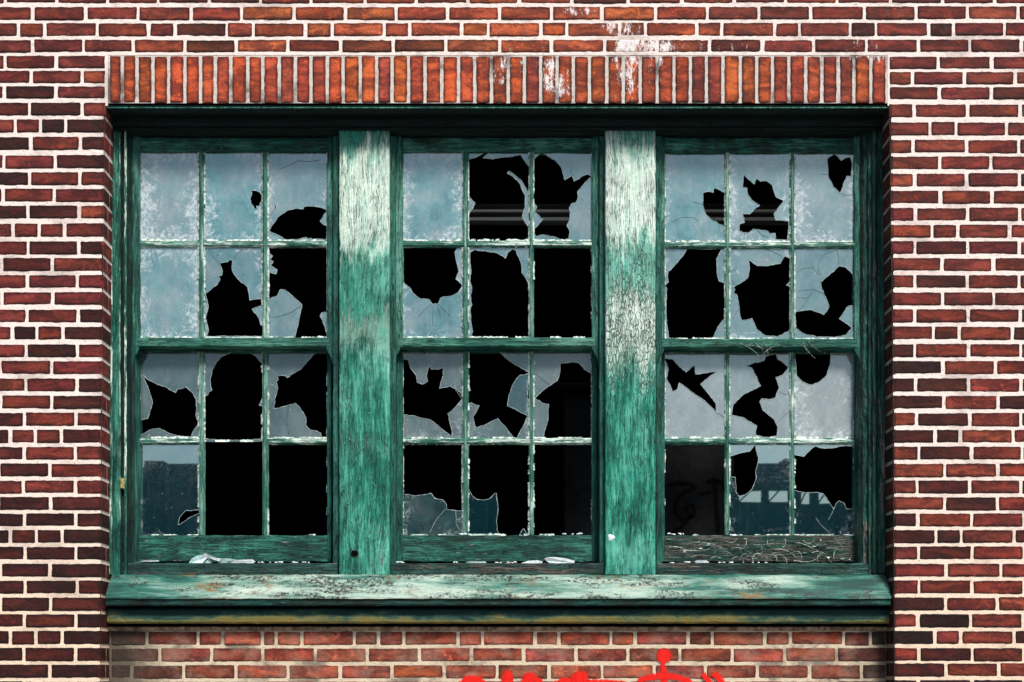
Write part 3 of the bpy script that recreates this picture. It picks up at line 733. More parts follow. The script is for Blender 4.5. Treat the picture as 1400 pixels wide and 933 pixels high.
# head: drip edge, fascia steps and inner head
mb = MB(); x0, x1 = X(147), X(1213)
zt = P(0, 141.4, 0).z
def zz(py, d): return zof(py, d)
mb.extrude([(zt - .002, .010), (zz(147.5, .012), .012), (zz(147.5, .012), .016), (zz(155, .040), .040), (zz(158, DJ - .03), DJ - .03), (zz(172, DJ - .026), DJ - .026), (zz(173, DJ - .01), DJ - .01),
            (zz(178, DJ - .008), DJ - .008), (zz(180, DJ + .014), DJ + .014), (zz(185, DU - .012), DU - .012), (zz(187, DU), DU + .004), (zz(187, DU), DU + .1), (zt - .002, DU + .1)], x0 - .016, x1 + .016, 'x', .03, .0007)
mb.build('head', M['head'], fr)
mb = MB(); mb.boxw(x0 - .004, x1 + .004, .0085, .0115, zz(148.3, .01), zz(146.6, .01)); mb.build('drip_edge', M['jamb_l'], fr)
# sill
mb = MB(); sx0, sx1 = xof(146, .03), xof(1217, .03)
d_n = .014
mb.extrude([(zz(828, d_n), DJ + .09), (zz(828, d_n), d_n + .010), (zz(826.5, d_n), d_n + .006), (zz(819.6, d_n), d_n + .005), (zz(819.6, d_n), DJ + .09)], sx0, sx1, 'x', .02, .0009, 0)
mb2 = MB()
pr = [(zz(818.6, d_n), d_n - .002), (zz(816.2, d_n - .003), d_n - .001), (zz(807, .032), .032), (zz(796, .062), .062), (zz(789, DJ - .022), DJ - .022), (zz(786, DJ - .004), DJ - .004), (zz(785.4, DJ), DJ + .1), (zz(822, d_n), DJ + .1), (zz(819.4, d_n), d_n + .012)]
mb2.extrude(pr, sx0, sx1, 'x', .02, .0011, 0)
sill_o = mb2.build('sill', M['sill'], fr); sill_o['label'] = 'sloping pale green sill with rust and black specks'
mb.build('sill_nosing', M['nosing'], sill_o)
mb = MB(); d_a = .062
mb.extrude([(zz(831.5, d_a), d_a + .04), (zz(831.5, d_a), d_a + .008), (zz(834, d_a), d_a), (zz(845, d_a - .008), d_a - .008), (zz(850, d_a - .006), d_a - .006), (zz(852.5, d_a), d_a), (zz(852.5, d_a), d_a + .04)], xof(147, d_a), xof(1215, d_a), 'x', .02, .0009)
mb.build('apron', M['apron'], fr)['label'] = 'moulded board below the sill, dark green with yellow lichen'
mb = MB(); mb.boxw(xof(146, DP), xof(1216, DP), DP - .012, DP + .08, zz(857, DP), zz(827, .07)); mb.build('gap_shade_strip', M['hole'], fr)  # near-black filler paints the shade above and below the apron
# brass catch on the left jamb
mb = MB(); c0 = P(167.5, 661, DJ)
mb.boxw(c0.x - .0065, c0.x + .0065, DJ - .004, DJ + .012, c0.z - .023, c0.z + .021); mb.boxw(c0.x - .0045, c0.x + .005, DJ - .010, DJ - .0042, c0.z - .020, c0.z - .004); mb.boxw(c0.x - .003, c0.x + .003, DJ - .008, DJ - .0042, c0.z + .002, c0.z + .014)
mb.build('latch', M['brass'], fr)
# stool boards under each sash, between the posts
for (a, b, mt) in ((167, 461, 'board'), (534.5, 825.5, 'board'), (899, 1191, 'board')):
    mb = MB(); d = DJ + .018
    mb.extrude([(zz(785.5, d), d + .06), (zz(785.5, d), d), (zz(771.5, d), d + .001), (zz(770, d), d + .005), (zz(769.5, d + .02), d + .06)], xof(a, d), xof(b, d), 'x', .015, .0012)
    mb.build('stool_board', M[mt], fr)
# parting stops each side of the posts
for px in (459.2, 536.8, 823.6, 900.6):
    mb = MB(); d = DJ + .026; w = 4.2
    mb.extrude([(xof(px - w, d), d + .07), (xof(px - w, d), d + .004), (xof(px - w + 1, d), d), (xof(px + w - 1, d), d), (xof(px + w, d), d + .004), (xof(px + w, d), d + .07)], zof(784, d), zof(186, d), 'z', .016, .0008)
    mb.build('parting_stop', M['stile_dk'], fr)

# ------------------------------------------------------------------ sashes and broken glass
T = {'UL': (170, 180), 'LL': (170, 460), 'UM': (530, 180), 'LM': (530, 460), 'UR': (890, 180), 'LR': (890, 460)}
K = 3.11
BAYS = [dict(o=(180.5, 456.), c=[(191, 271), (280, 358), (367, 447)]), dict(o=(537.5, 819.5), c=[(551, 632), (641, 723), (730, 809)]), dict(o=(898.5, 1178.), c=[(909, 991), (998, 1080), (1087, 1168)])]
# G[bay,row,col] = (mode, dirt, tone, [polygons])     tile coordinates, 3.11 per unit
G = {
 (0,0,0): ('h', .95, .35, []),
 (0,0,1): ('h', .92, .05, [[(538,252),(560,252),(574,258),(582,268),(586,290),(575,315),(562,318),(565,330),(555,328),(545,314),(538,305),(535,285),(543,265)]]),
 (0,0,2): ('h', .85, .30, [[(635,310),(642,312),(648,328),(640,330)], [(615,425),(628,400),(640,385),(652,366),(665,355),(690,338),(730,328),(760,330),(765,320),(800,318),(840,325),(863,337),(845,362),(832,382),(846,396),(862,402),(858,462),(800,458),(792,452),(785,457),(772,450),(750,455),(730,460),(685,462),(668,448),(650,440),(625,430)]]),
 (0,1,0): ('h', .92, .18, []),
 (0,1,1): ('h', .72, .12, [[(405,562),(425,556),(440,555),(445,547),(460,548),(457,580),(465,605),(480,625),(500,645),(508,646),(525,662),(530,690),(533,718),(555,714),(590,710),(590,738),(543,755),(552,770),(560,775),(575,800),(580,822),(592,830),(592,872),(348,872),(358,848),(352,822),(345,795),(352,768),(358,745),(352,715),(345,690),(375,665),(395,652),(408,632),(402,615),(415,612),(418,595)]]),
 (0,1,2): ('s', .70, .30, [[(608,520),(622,522),(630,530),(620,545),(635,555),(620,570),(636,580),(650,590),(645,607),(620,600),(608,612)], [(608,715),(650,700),(665,672),(685,675),(720,705),(755,738),(745,790),(735,835),(725,884),(608,884)], [(868,770),(840,770),(832,785),(848,820),(858,855),(868,862)]]),
 (0,2,0): ('h', .36, .35, [[(64,158),(72,160),(100,185),(140,205),(175,215),(218,240),(225,225),(250,222),(262,215),(275,228),(290,240),(303,265),(305,340),(318,370),(305,385),(290,410),(285,428),(260,428),(215,420),(180,408),(150,393),(120,395),(90,410),(64,420),(64,360),(100,350),(108,320),(120,285),(105,230),(85,180)]]),
 (0,2,1): ('h', .36, .35, [[(470,58),(430,80),(410,90),(395,105),(375,140),(365,180),(366,215),(373,230),(360,236),(355,250),(340,256),(338,436),(592,436),(592,300),(573,292),(585,270),(590,240),(590,150),(585,115),(560,85),(530,65),(520,58)]]),
 (0,2,2): ('h', .36, .35, [[(650,170),(668,166),(685,168),(693,177),(750,140),(790,95),(815,70),(840,58),(868,58),(868,436),(840,430),(835,412),(815,402),(785,395),(772,380),(773,350),(762,328),(750,310),(728,285),(700,292),(660,305),(635,310),(640,265),(652,225),(645,195),(655,185)]]),
 (0,3,0): ('h', .16, .0, [[(228,802),(235,770),(248,755),(265,740),(285,742),(318,738),(318,752),(290,765),(260,785),(240,798)]]),
 (1,0,0): ('h', .95, .12, []),
 (1,0,1): ('s', .62, .25, [[(343,80),(432,80),(385,105),(343,120)], [(405,112),(450,80),(602,80),(602,152),(585,130),(575,115),(565,98),(520,108),(450,117)], [(508,178),(514,168),(545,190),(575,220),(592,250),(602,262),(602,412),(590,395),(572,365),(585,320),(584,270),(562,222),(530,190)], [(343,272),(372,305),(360,330),(343,352)]]),
 (1,0,2): ('h', .68, .2, [[(620,125),(640,100),(655,88),(680,105),(715,125),(738,155),(748,185),(752,208),(770,196),(783,188),(793,212),(820,196),(850,182),(868,190),(840,215),(808,255),(810,280),(800,303),(785,305),(772,325),(775,340),(770,385),(762,400),(775,430),(770,455),(740,464),(720,452),(690,445),(655,440),(635,447),(618,434),(618,415),(640,398),(660,375),(625,340),(635,320),(618,298)]]),
 (1,1,0): ('h', .75, .08, [[(62,488),(300,488),(285,515),(290,545),(297,570),(303,600),(290,628),(318,655),(300,685),(270,700),(225,708),(215,733),(190,735),(178,715),(140,712),(110,690),(95,665),(62,638)]]),
 (1,1,1): ('h', .62, .1, [[(350,515),(370,503),(420,510),(460,515),(490,530),(500,540),(510,515),(530,500),(545,505),(560,540),(568,560),(570,600),(585,620),(602,650),(602,882),(352,882),(362,850),(353,800),(350,760),(358,738),(352,700),(357,660),(350,640),(354,600),(350,560)]]),
 (1,2,0): ('h', .36, .45, [[(62,98),(85,100),(100,140),(120,165),(125,195),(148,205),(170,192),(165,165),(178,125),(185,140),(215,142),(237,135),(235,170),(220,222),(240,218),(265,212),(290,225),(310,240),(318,262),(290,300),(255,330),(265,370),(273,400),(275,428),(250,410),(215,380),(180,355),(130,345),(62,333)]]),
 (1,2,1): ('h', .36, .35, [[(340,58),(462,56),(500,90),(540,120),(590,150),(604,152),(604,338),(594,338),(575,385),(550,434),(535,432),(500,385),(468,350),(430,370),(375,388),(362,345),(390,295),(372,292),(360,285),(340,285),(340,240),(352,230),(340,200)]]),
 (1,2,1,1): ('s', .2, .0, [[(510,297),(516,250),(530,210),(545,184),(562,166),(600,158),(600,341),(550,315)]]),
 (1,2,2): ('h', .46, .55, [[(735,115),(780,110),(810,112),(825,125),(835,140),(870,160),(870,436),(660,436),(680,360),(685,290),(660,285),(625,265),(650,240),(690,210),(720,190),(733,150)]]),
 (1,3,0): ('h', .30, .1, [[(62,456),(318,456),(318,742),(290,742),(250,735),(250,715),(232,695),(200,690),(185,668),(150,675),(110,678),(62,672)]]),
 (1,3,1): ('s', .14, .0, [[(338,640),(360,680),(380,695),(410,697),(435,690),(455,668),(463,668),(465,700),(470,735),(462,790),(465,825),(478,846),(338,846)], [(560,846),(578,818),(594,846)]]),
 (2,0,0): ('h', .88, .05, [[(220,262),(240,255),(265,260),(267,240),(290,248),(320,265),(320,405),(290,395),(275,382),(262,380),(235,355),(222,320),(222,290)]]),
 (2,0,1): ('h', .88, .25, [[(395,185),(415,205),(440,225),(448,200),(465,212),(490,210),(515,228),(525,262),(530,278),(565,295),(545,320),(522,350),(530,378),(585,382),(580,462),(530,460),(528,432),(505,435),(498,425),(435,415),(420,430),(395,430),(375,420),(378,392),(398,388),(390,350),(420,352),(440,330),(462,315),(430,295),(410,265),(408,240),(390,238)]]),
 (2,0,2): ('h', .90, .45, [[(750,115),(780,95),(810,125),(830,112),(848,110),(855,135),(852,190),(832,190),(818,225),(805,262),(790,248),(775,235),(755,195),(752,150)]]),
 (2,1,0): ('h', .70, .2, [[(155,496),(302,496),(278,545),(280,600),(290,638),(322,645),(322,785),(285,830),(262,882),(70,882),(75,870),(68,668),(60,655),(75,640),(70,615),(75,595),(110,560)]]),
 (2,1,1): ('h', .74, .2, [[(415,545),(450,570),(490,572),(550,562),(562,540),(570,530),(594,540),(594,600),(588,640),(575,655),(594,658),(594,845),(540,872),(490,870),(450,840),(430,795),(385,805),(375,750),(365,695),(350,685),(358,672),(350,662),(380,645),(410,625),(420,580)]]),
 (2,1,2): ('h', .72, .25, [[(800,572),(830,580),(870,618),(870,738),(835,745),(800,797),(855,835),(830,865),(780,875),(700,872),(660,865),(605,828),(605,770),(680,758),(735,780),(758,745),(745,710),(725,665),(722,640),(745,620),(770,600)]]),
 (2,2,0): ('h', .86, .75, [[(58,95),(90,98),(120,130),(150,153),(185,123),(190,162),(278,150),(240,180),(210,205),(240,240),(275,285),(277,325),(260,305),(220,270),(170,235),(120,198),(110,228),(90,235),(80,205),(66,180),(75,140)]]),
 (2,2,1): ('h', .78, .7, [[(490,85),(530,72),(540,100),(560,110),(585,132),(560,165),(530,175),(545,220),(530,262),(500,270),(470,265),(462,280),(475,315),(520,350),(538,385),(535,425),(500,430),(445,422),(450,380),(400,350),(343,335),(350,290),(390,250),(440,225),(467,212),(450,175),(430,135),(405,128),(440,112),(480,105)]]),
 (2,2,2): ('h', .92, .9, [[(608,62),(762,62),(762,120),(745,170),(710,198),(680,208),(645,195),(620,170),(618,120),(612,90)]]),
 (2,3,1): ('h', .15, .0, [[(336,510),(370,500),(420,490),(443,463),(448,490),(458,520),(445,575),(448,600),(430,650),(400,675),(375,680),(360,660),(358,600),(336,598)]]),
 (2,3,2): ('h', .15, .0, [[(608,505),(650,512),(680,480),(700,468),(740,478),(780,475),(810,468),(870,470),(870,735),(830,735),(820,708),(800,700),(788,710),(778,735),(760,710),(730,668),(680,665),(608,655)]]),
}
CR = {  # fine cracks: (dark?, points)
 (0,0,2): [(0,[(690,148),(740,125),(790,128),(830,120)]),(0,[(660,160),(690,148)]),(0,[(640,330),(620,360)])],
 (0,1,1): [(0,[(463,548),(480,520),(505,500)]),(1,[(345,630),(402,615)]),(0,[(405,562),(385,540),(370,530)])],
 (0,1,2): [(0,[(752,742),(700,775),(640,790),(612,785)])],
 (0,2,2): [(1,[(645,215),(618,200)]),(0,[(700,292),(690,360),(700,430)])],
 (1,1,0): [(0,[(185,735),(150,765),(130,790)]),(0,[(195,737),(190,790),(193,830)]),(0,[(215,733),(240,760),(270,790)]),(0,[(208,735),(225,790)]),(1,[(297,600),(312,610)])],
 (1,0,2): [(1,[(808,262),(830,290),(862,320)]),(1,[(775,340),(820,330),(862,350)]),(0,[(785,190),(780,160)])],
 (1,2,2): [(0,[(868,90),(850,115),(832,140)]),(0,[(690,212),(660,185),(630,160)]),(0,[(695,210),(680,195)])],
 (1,3,0): [(1,[(245,735),(215,770),(195,800),(178,838)]),(1,[(290,742),(292,800),(310,830)])],
 (1,2,0): [(1,[(275,428),(250,410)]),(1,[(313,262),(290,230),(280,190)])],
 (1,2,1): [(1,[(345,285),(360,300)]),(1,[(375,388),(345,400)])],
 (2,0,0): [(0,[(90,385),(130,365),(180,365),(200,380)]),(1,[(168,375),(185,410),(210,448)]),(0,[(222,310),(180,300)])],
 (2,0,1): [(0,[(400,430),(390,470)]),(0,[(455,420),(470,440),(500,450)])],
 (2,0,2): [(0,[(755,185),(725,182)]),(0,[(805,262),(830,272),(862,268)])],
 (2,1,0): [],
 (2,1,1): [(0,[(345,630),(355,650)]),(0,[(490,500),(540,520),(562,540)]),(0,[(375,750),(345,800)])],
 (2,1,2): [(0,[(620,600),(650,582),(690,580),(715,610)]),(0,[(710,560),(740,520),(790,505)]),(0,[(710,560),(712,590),(725,615)]),(0,[(790,505),(800,540),(795,570)]),
           (0,[(625,680),(690,670),(735,690)]),(0,[(690,670),(650,740),(625,765)]),(0,[(620,705),(670,710)]),(1,[(855,835),(862,800)])],
 (2,2,0): [(0,[(277,325),(300,335),(315,350)])],
 (2,2,1): [(0,[(535,370),(570,335),(588,320)]),(0,[(545,235),(575,250),(588,240)]),(1,[(470,290),(500,310)])],
 (2,3,2): [(1,[(778,735),(755,780)]),(1,[(700,770),(720,800),(760,835)])],
}
ROWS = [(207.5, 328.5), (338., 461.5), (481., 598.5), (608., 731.5)]
def pip(x, y, poly):
    c = False; n = len(poly); j = n - 1
    for i in range(n):
        xi, yi = poly[i]; xj, yj = poly[j]
        if (yi > y) != (yj > y) and x < (xj - xi) * (y - yi) / (yj - yi) + xi: c = not c
        j = i
    return c
def roughen(poly, amp=.38):
    """nicks between traced points, as glass really breaks"""
    out = []
    for a, b in zip(poly, poly[1:] + poly[:1]):
        L = math.hypot(b[0] - a[0], b[1] - a[1]); k = max(1, int(L / 3.2)); out.append(a)
        nx, ny = (-(b[1] - a[1]) / (L or 1), (b[0] - a[0]) / (L or 1)); bow = U(-.035, .035) * L
        for i in range(1, k):
            t = i / k; j = U(-amp, amp) + bow * 4 * t * (1 - t)
            out.append((a[0] + (b[0] - a[0]) * t + nx * j, a[1] + (b[1] - a[1]) * t + ny * j))
    return out
def make_pane(key, rect, depth, parent, label):
    mode, dirt, tone, polys = G[key]
    tx, ty = T[('U' if key[1] < 2 else 'L') + 'LMR'[key[0]]]
    polys = [roughen([(tx + x / K, ty + y / K) for x, y in p]) for p in polys]
    x0, x1, y0, y1 = rect
    rc = [(x0, y0), (x1, y0), (x1, y1), (x0, y1)]
    pts = [Vector(p) for p in rc]; eds = [(0, 1), (1, 2), (2, 3), (3, 0)]
    for p in polys:
        o = len(pts); pts += [Vector(v) for v in p]; eds += [(o + i, o + (i + 1) % len(p)) for i in range(len(p))]
    # interior points so that the sheet can be slightly uneven
    for i in range(1, 4):
        for j in range(1, 5): pts.append(Vector((x0 + (x1 - x0) * i / 4, y0 + (y1 - y0) * j / 5)))
    vo, eo, fo, *_ = delaunay_2d_cdt(pts, eds, [], 0, 1e-5)
    keep = []
    for f in fo:
        cx = sum(vo[i][0] for i in f) / len(f); cy = sum(vo[i][1] for i in f) / len(f)
        if not (x0 < cx < x1 and y0 < cy < y1): continue
        ins = any(pip(cx, cy, p) for p in polys)
        if (mode == 'h' and not ins) or (mode == 's' and ins): keep.append(tuple(f))
    used = sorted({i for f in keep for i in f}); mp = {u: k for k, u in enumerate(used)}
    g = MB(); n = len(used); th = .0032
    # individual sheets never sit quite square in their rebates
    tw = Vector((U(-.0012, .0012), U(-.0012, .0012)))
    front = []; att = []
    for u in used:
        x, y = vo[u]; a, b = (x - x0) / (x1 - x0), (y - y0) / (y1 - y0)
        p = P(x, y, depth); p.y += tw.x * (a - .5) + tw.y * (b - .5); front.append(p); att.append((a, b, 0))
    back = [p + Vector((0, th, 0)) for p in front]
    fs = [tuple(mp[i] for i in f) for f in keep] + [tuple(mp[i] + n for i in reversed(f)) for f in keep]
    cnt = {}
    for f in keep:
        for a, b in zip(f, f[1:] + f[:1]): cnt[(a, b)] = cnt.get((a, b), 0) + 1
    rim = [(a, b) for (a, b) in cnt if (b, a) not in cnt]
    g.add(front + back, fs[:len(keep)], 0, pane=att + att)
    # rim faces and a pale painted glint along every broken border
    on = lambda p: abs(p[0] - x0) < .05 or abs(p[0] - x1) < .05 or abs(p[1] - y0) < .05 or abs(p[1] - y1) < .05
    for a, b in rim:
        pa, pb = vo[a], vo[b]
        g.f.append((mp[a], mp[b], mp[b] + n, mp[a] + n)); g.mi.append(1)
        if on(pa) and on(pb) and (abs(pa[0] - pb[0]) < .05 or abs(pa[1] - pb[1]) < .05): continue
        A, B = front[mp[a]], front[mp[b]]
        r = .0009 if R() < .72 else .0015
        if (B - A).length > 1e-4: g.tube([A + Vector((0, -.0004, 0)), B + Vector((0, -.0004, 0))], r, 1, 4)
    for dark_, line in [(1 - w, l) for w, l in CR.get(key, [])]:
        q = [(tx + x / K, ty + y / K) for x, y in line]; pl = []
        for a, b in zip(q[:-1], q[1:]):
            for i in range(5):
                t = i / 5; pl.append((a[0] + (b[0] - a[0]) * t + U(-.25, .25), a[1] + (b[1] - a[1]) * t + U(-.25, .25)))
        pl.append(q[-1])
        g.tube([P(x, y, depth - .0006) for x, y in pl], .0007 if dark_ else .0008, 2 if dark_ else 3, 4)
    ob = g.build('glass_pane', [M['glass'], M['rim'], M['crack'], M['crack_w']], parent)
    ob['dirt'] = float(dirt); ob['tone'] = float(tone); ob['gloss'] = .10 if len(key) > 3 else .46 if key[1] == 3 else (.09 if key[1] == 2 and key[0] < 2 else .16); ob['lime'] = {(0,0,0): .10, (0,0,1): .03, (0,1,0): .02, (1,0,0): .03, (2,0,1): .05, (2,2,2): .03, (2,0,2): .03}.get(key, U(-.12, .0)); ob['seed'] = float(key[0] * 17.3 + key[1] * 5.1 + key[2] * 2.7); ob['label'] = label
    return ob
def putty_line(mb, x0, x1, y0, y1, depth, amt):
    """chipped glazing putty round a light"""
    for side in range(4):
        L = (x1 - x0) if side < 2 else (y1 - y0); k = int(L / 1.3); sd = U(0, 99)
        pts = []; wbase = U(.5, 1.2) * (1.35 if side in (1,) else 1)
        gap = U(-.25, .25)
        for i in range(k + 1):
            t = i / k; s = noise.noise(Vector((t * L * .06, sd, 1))); f = noise.noise(Vector((t * L * .35, sd, 5))) + .5 * noise.noise(Vector((t * L * 1.2, sd, 9)))
            w = wbase * (.8 + 1.0 * f) + 1.0 * max(0, noise.noise(Vector((t * L * .12, sd, 13))))
            if s > amt + gap * .3 + (.5 if side == 1 and amt > .3 else 0): w = -1
            pts.append((t, w))
        for (t0, w0), (t1, w1) in zip(pts[:-1], pts[1:]):
            if w0 <= 0 or w1 <= 0: continue
            o0 = 1.3
            if side == 0: q = [(x0 + L * t0, y0 - o0), (x0 + L * t1, y0 - o0), (x0 + L * t1, y0 + w1 * .6), (x0 + L * t0, y0 + w0 * .6)]
            elif side == 1: q = [(x0 + L * t0, y1 + o0), (x0 + L * t1, y1 + o0), (x0 + L * t1, y1 - w1), (x0 + L * t0, y1 - w0)]
            elif side == 2: q = [(x0 - o0, y0 + L * t0), (x0 - o0, y0 + L * t1), (x0 + w1, y0 + L * t1), (x0 + w0, y0 + L * t0)]
            else: q = [(x1 + o0, y0 + L * t0), (x1 + o0, y0 + L * t1), (x1 - w1, y0 + L * t1), (x1 - w0, y0 + L * t0)]
            fr_ = [P(q[0][0], q[0][1], depth - .0072), P(q[1][0], q[1][1], depth - .0072), P(q[2][0], q[2][1], depth - .002 + U(-.0006, .0006)), P(q[3][0], q[3][1], depth - .002 + U(-.0006, .0006))]
            bk = [p + Vector((0, .004, 0)) for p in fr_]
            mb.add(fr_ + bk, [(0, 1, 2, 3), (2, 3, 7, 6), (1, 2, 6, 5), (0, 3, 7, 4)])
POS = ['left', 'middle', 'right']
LAB = {
 (0,0,0): 'unbroken frosted pane in the top left corner', (0,0,1): 'blue pane with one small rounded hole near its right edge', (0,0,2): 'pane with a wide arched hole along its bottom',
 (0,1,0): 'unbroken blue pane with bright lower putty', (0,1,1): 'pane with a tall jar-shaped hole', (0,1,2): 'pointed shards left in a mostly empty opening',
 (0,2,0): 'pane with a dark fish-like hole', (0,2,1): 'remnants of glass around a domed gap', (0,2,2): 'pane with the right half broken away', (0,3,0): 'dark clear pane with a notch at lower right',
 (1,0,0): 'unbroken pale blue pane', (1,0,1): 'thin curved slivers around the rim', (1,0,2): 'pane with a tulip-shaped hole', (1,1,0): 'pane broken out above a curved edge', (1,1,1): 'ragged strip of glass along the top and left',
 (1,2,0): 'pane with jagged teeth hanging above a large hole', (1,2,1): 'shards with a dark blue triangle at the right', (1,2,2): 'pane with a hooked hole at lower right', (1,3,0): 'low cracked remnant along the bottom', (1,3,1): 'dark blue shard standing in the bottom left corner',
 (2,0,0): 'pane with a small shield-shaped hole at the right', (2,0,1): 'pane with a stepped hole through its centre', (2,0,2): 'pane with a pointed hole in the top right corner',
 (2,1,0): 'slivers left at the corners of a large gap', (2,1,1): 'pane with a vase-shaped hole', (2,1,2): 'cracked pane with a winding hole', (2,2,0): 'pale pane with a star-like slanting hole', (2,2,1): 'pane with a twisted S-shaped hole',
 (2,2,2): 'pale pane with a round bite out of its top', (2,3,1): 'dark mirror-like pane with a hole at upper left', (2,3,2): 'dark mirror-like remnant below a wide gap'}
def stile(mb, xa, xb, ya, yb, d, th=.04, jit=.0008):
    w = min(1.0, (xb - xa) * .2)
    mb.extrude([(xof(xa, d), d + th), (xof(xa, d), d + .003), (xof(xa + w, d), d), (xof(xb - w, d), d), (xof(xb, d), d + .004), (xof(xb, d), d + th)], zof(yb, d), zof(ya, d), 'z', .014, jit)
def rail(mb, xa, xb, ya, yb, d, th=.04, jit=.0008):
    w = min(1.2, (yb - ya) * .2)
    mb.extrude([(zof(yb, d), d + th), (zof(yb, d), d + .003), (zof(yb - w, d), d), (zof(ya + w, d), d), (zof(ya, d), d + .004), (zof(ya, d), d + th)], xof(xa, d), xof(xb, d), 'x', .014, jit)
def muntin_v(mb, xa, xb, ya, yb, d, worn=False):
    c = (xa + xb) / 2; h = (xb - xa) / 2; nw = h * (.36 if not worn else .25)
    mb.extrude([(xof(c - h, d), d + .012), (xof(c - h * .95, d), d + .008), (xof(c - nw, d), d), (xof(c + nw, d), d), (xof(c + h * .95, d), d + .008), (xof(c + h, d), d + .012), (xof(c + h * .6, d), d + .032), (xof(c - h * .6, d), d + .032)],
               zof(yb, d), zof(ya, d), 'z', .010, .0008, 0, 40)
def muntin_h(mb, xa, xb, ya, yb, d):
    c = (ya + yb) / 2; h = (yb - ya) / 2; nw = h * .42
    mb.extrude([(zof(c + h, d), d + .012), (zof(c + h * .95, d), d + .008), (zof(c + nw, d), d), (zof(c - nw, d), d), (zof(c - h * .95, d), d + .008), (zof(c - h, d), d + .012), (zof(c - h * .6, d), d + .032), (zof(c + h * .6, d), d + .032)],
               xof(xa, d), xof(xb, d), 'x', .010, .0009, 0, 40)
wl = ['green sash window left of both wide posts, mostly glazed on top', 'green sash window between the two wide posts, lower right panes gone', 'green sash window right of both wide posts, dry vines along its bottom rail']
for b, bay in enumerate(BAYS):
    xo0, xo1 = bay['o']; cols = bay['c']; dy = 1.5 if b == 2 else 0
    w = empty('sash_window', (xof((xo0 + xo1) / 2, DL), DL, zof(768, DL)))
    tag(w, wl[b], 'window', 'broken sash windows in the green frame')
    for half in (0, 1):
        d = DU if half == 0 else DL
        rows = ROWS[2 * half:2 * half + 2]; rows = [(a + dy, c + dy) for a, c in rows]
        if half: rows = [(rows[0][0] - dy * .3, rows[0][1] - dy), (rows[1][0] - dy, rows[1][1] - dy)]
        mb = MB()
        ytop = 187. if half == 0 else 462.; ybot = 474.5 + dy if half == 0 else 768.
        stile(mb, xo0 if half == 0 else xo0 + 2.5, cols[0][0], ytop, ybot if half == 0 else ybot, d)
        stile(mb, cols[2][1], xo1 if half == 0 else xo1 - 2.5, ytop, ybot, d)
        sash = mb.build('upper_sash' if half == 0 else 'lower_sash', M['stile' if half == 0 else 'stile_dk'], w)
        mb = MB()
        rail(mb, cols[0][0], cols[2][1], ytop + .8, rows[0][0], d + .001, jit=.0009)
        mb.build('top_rail', M['rail_top'], sash)
        mb = MB()
        if half == 1: PEEL = (cols[0][0] + 2, cols[2][1] - 2, rows[1][1] + 4, 765, d - .003, 45)
        if half == 0: rail(mb, cols[0][0] - 4, cols[2][1] + 4, rows[1][1], 474. + dy, d - .002, .05, .0013 if b == 2 else .0008)
        else: rail(mb, cols[0][0] - .5, cols[2][1] + .5, rows[1][1] + .5, 768.5, d - .001, .05, .0018)
        mb.build('meeting_rail' if half == 0 else 'bottom_rail', M['rail'] if half == 0 else (M['rail_w'] if b == 2 else M['rail_b']), sash)
        if half == 1 and b == 2: peel(*PEEL, sash, [M['flake_mint'], M['flake_pale']] if b == 2 else [M['flake_mint'], M['flake_mint'], M['flake_pale']], True, 1.1)
        for k in (0, 1):
            mb = MB(); muntin_v(mb, cols[k][1], cols[k + 1][0], rows[0][0], rows[1][1], d + .003, worn=half == 1)
            mb.build('muntin', M['muntin_v'], sash)
        for k in range(3):
            if (b, half, k) == (0, 1, 1): continue            # this bar has gone
            mb = MB(); e0 = 0 if k == 0 else -1.6; e1 = 0 if k == 2 else 1.6
            muntin_h(mb, cols[k][0] + e0, cols[k][1] + e1, rows[0][1], rows[1][0], d + .0022)
            mb.build('glazing_bar', M['muntin_h'], sash)
        # horns under the meeting rail
        if half == 0:
            for sx, e in ((1, xo0), (-1, xo1)):
                mb = MB(); pr = [(0, 472), (10.2, 472), (9.6, 477), (7.2, 482), (4.0, 487), (2.6, 493), (1.6, 498), (0, 498)]
                vs = [P(e + sx * x, y + dy, d) for x, y in pr]; n = len(vs); vs += [v + Vector((0, .035, 0)) for v in vs]
                mb.add(vs, [tuple(range(n)), tuple(range(2 * n - 1, n - 1, -1))] + [(i, (i + 1) % n, n + (i + 1) % n, n + i) for i in range(n)])
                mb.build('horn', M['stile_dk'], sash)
        pt = MB()
        for r in (0, 1):
            for k in range(3):
                key = (b, 2 * half + r, k); x0, x1 = cols[k]; y0, y1 = rows[r]
                gone = key not in G
                if key == (0, 2, 1): y1 = rows[1][0] - 5
                if key != (0, 3, 1): putty_line(pt, x0, x1, y0, y1, d + .013, -.2 if gone else (.30 if half == 0 else .08))
                if not gone: make_pane(key, (x0 - 1.2, x1 + 1.2, y0 - 1.2, y1 + 1.2), d + .0135, sash, LAB[key])
                if key == (1, 2, 1): make_pane((1, 2, 1, 1), (x0 - 1.2, x1 + 1.2, y0 - 1.2, y1 + 1.2), d + .010, sash, 'loose dark blue shard leaning at the right of the broken pane')
        pt.build('putty', M['putty'], sash)
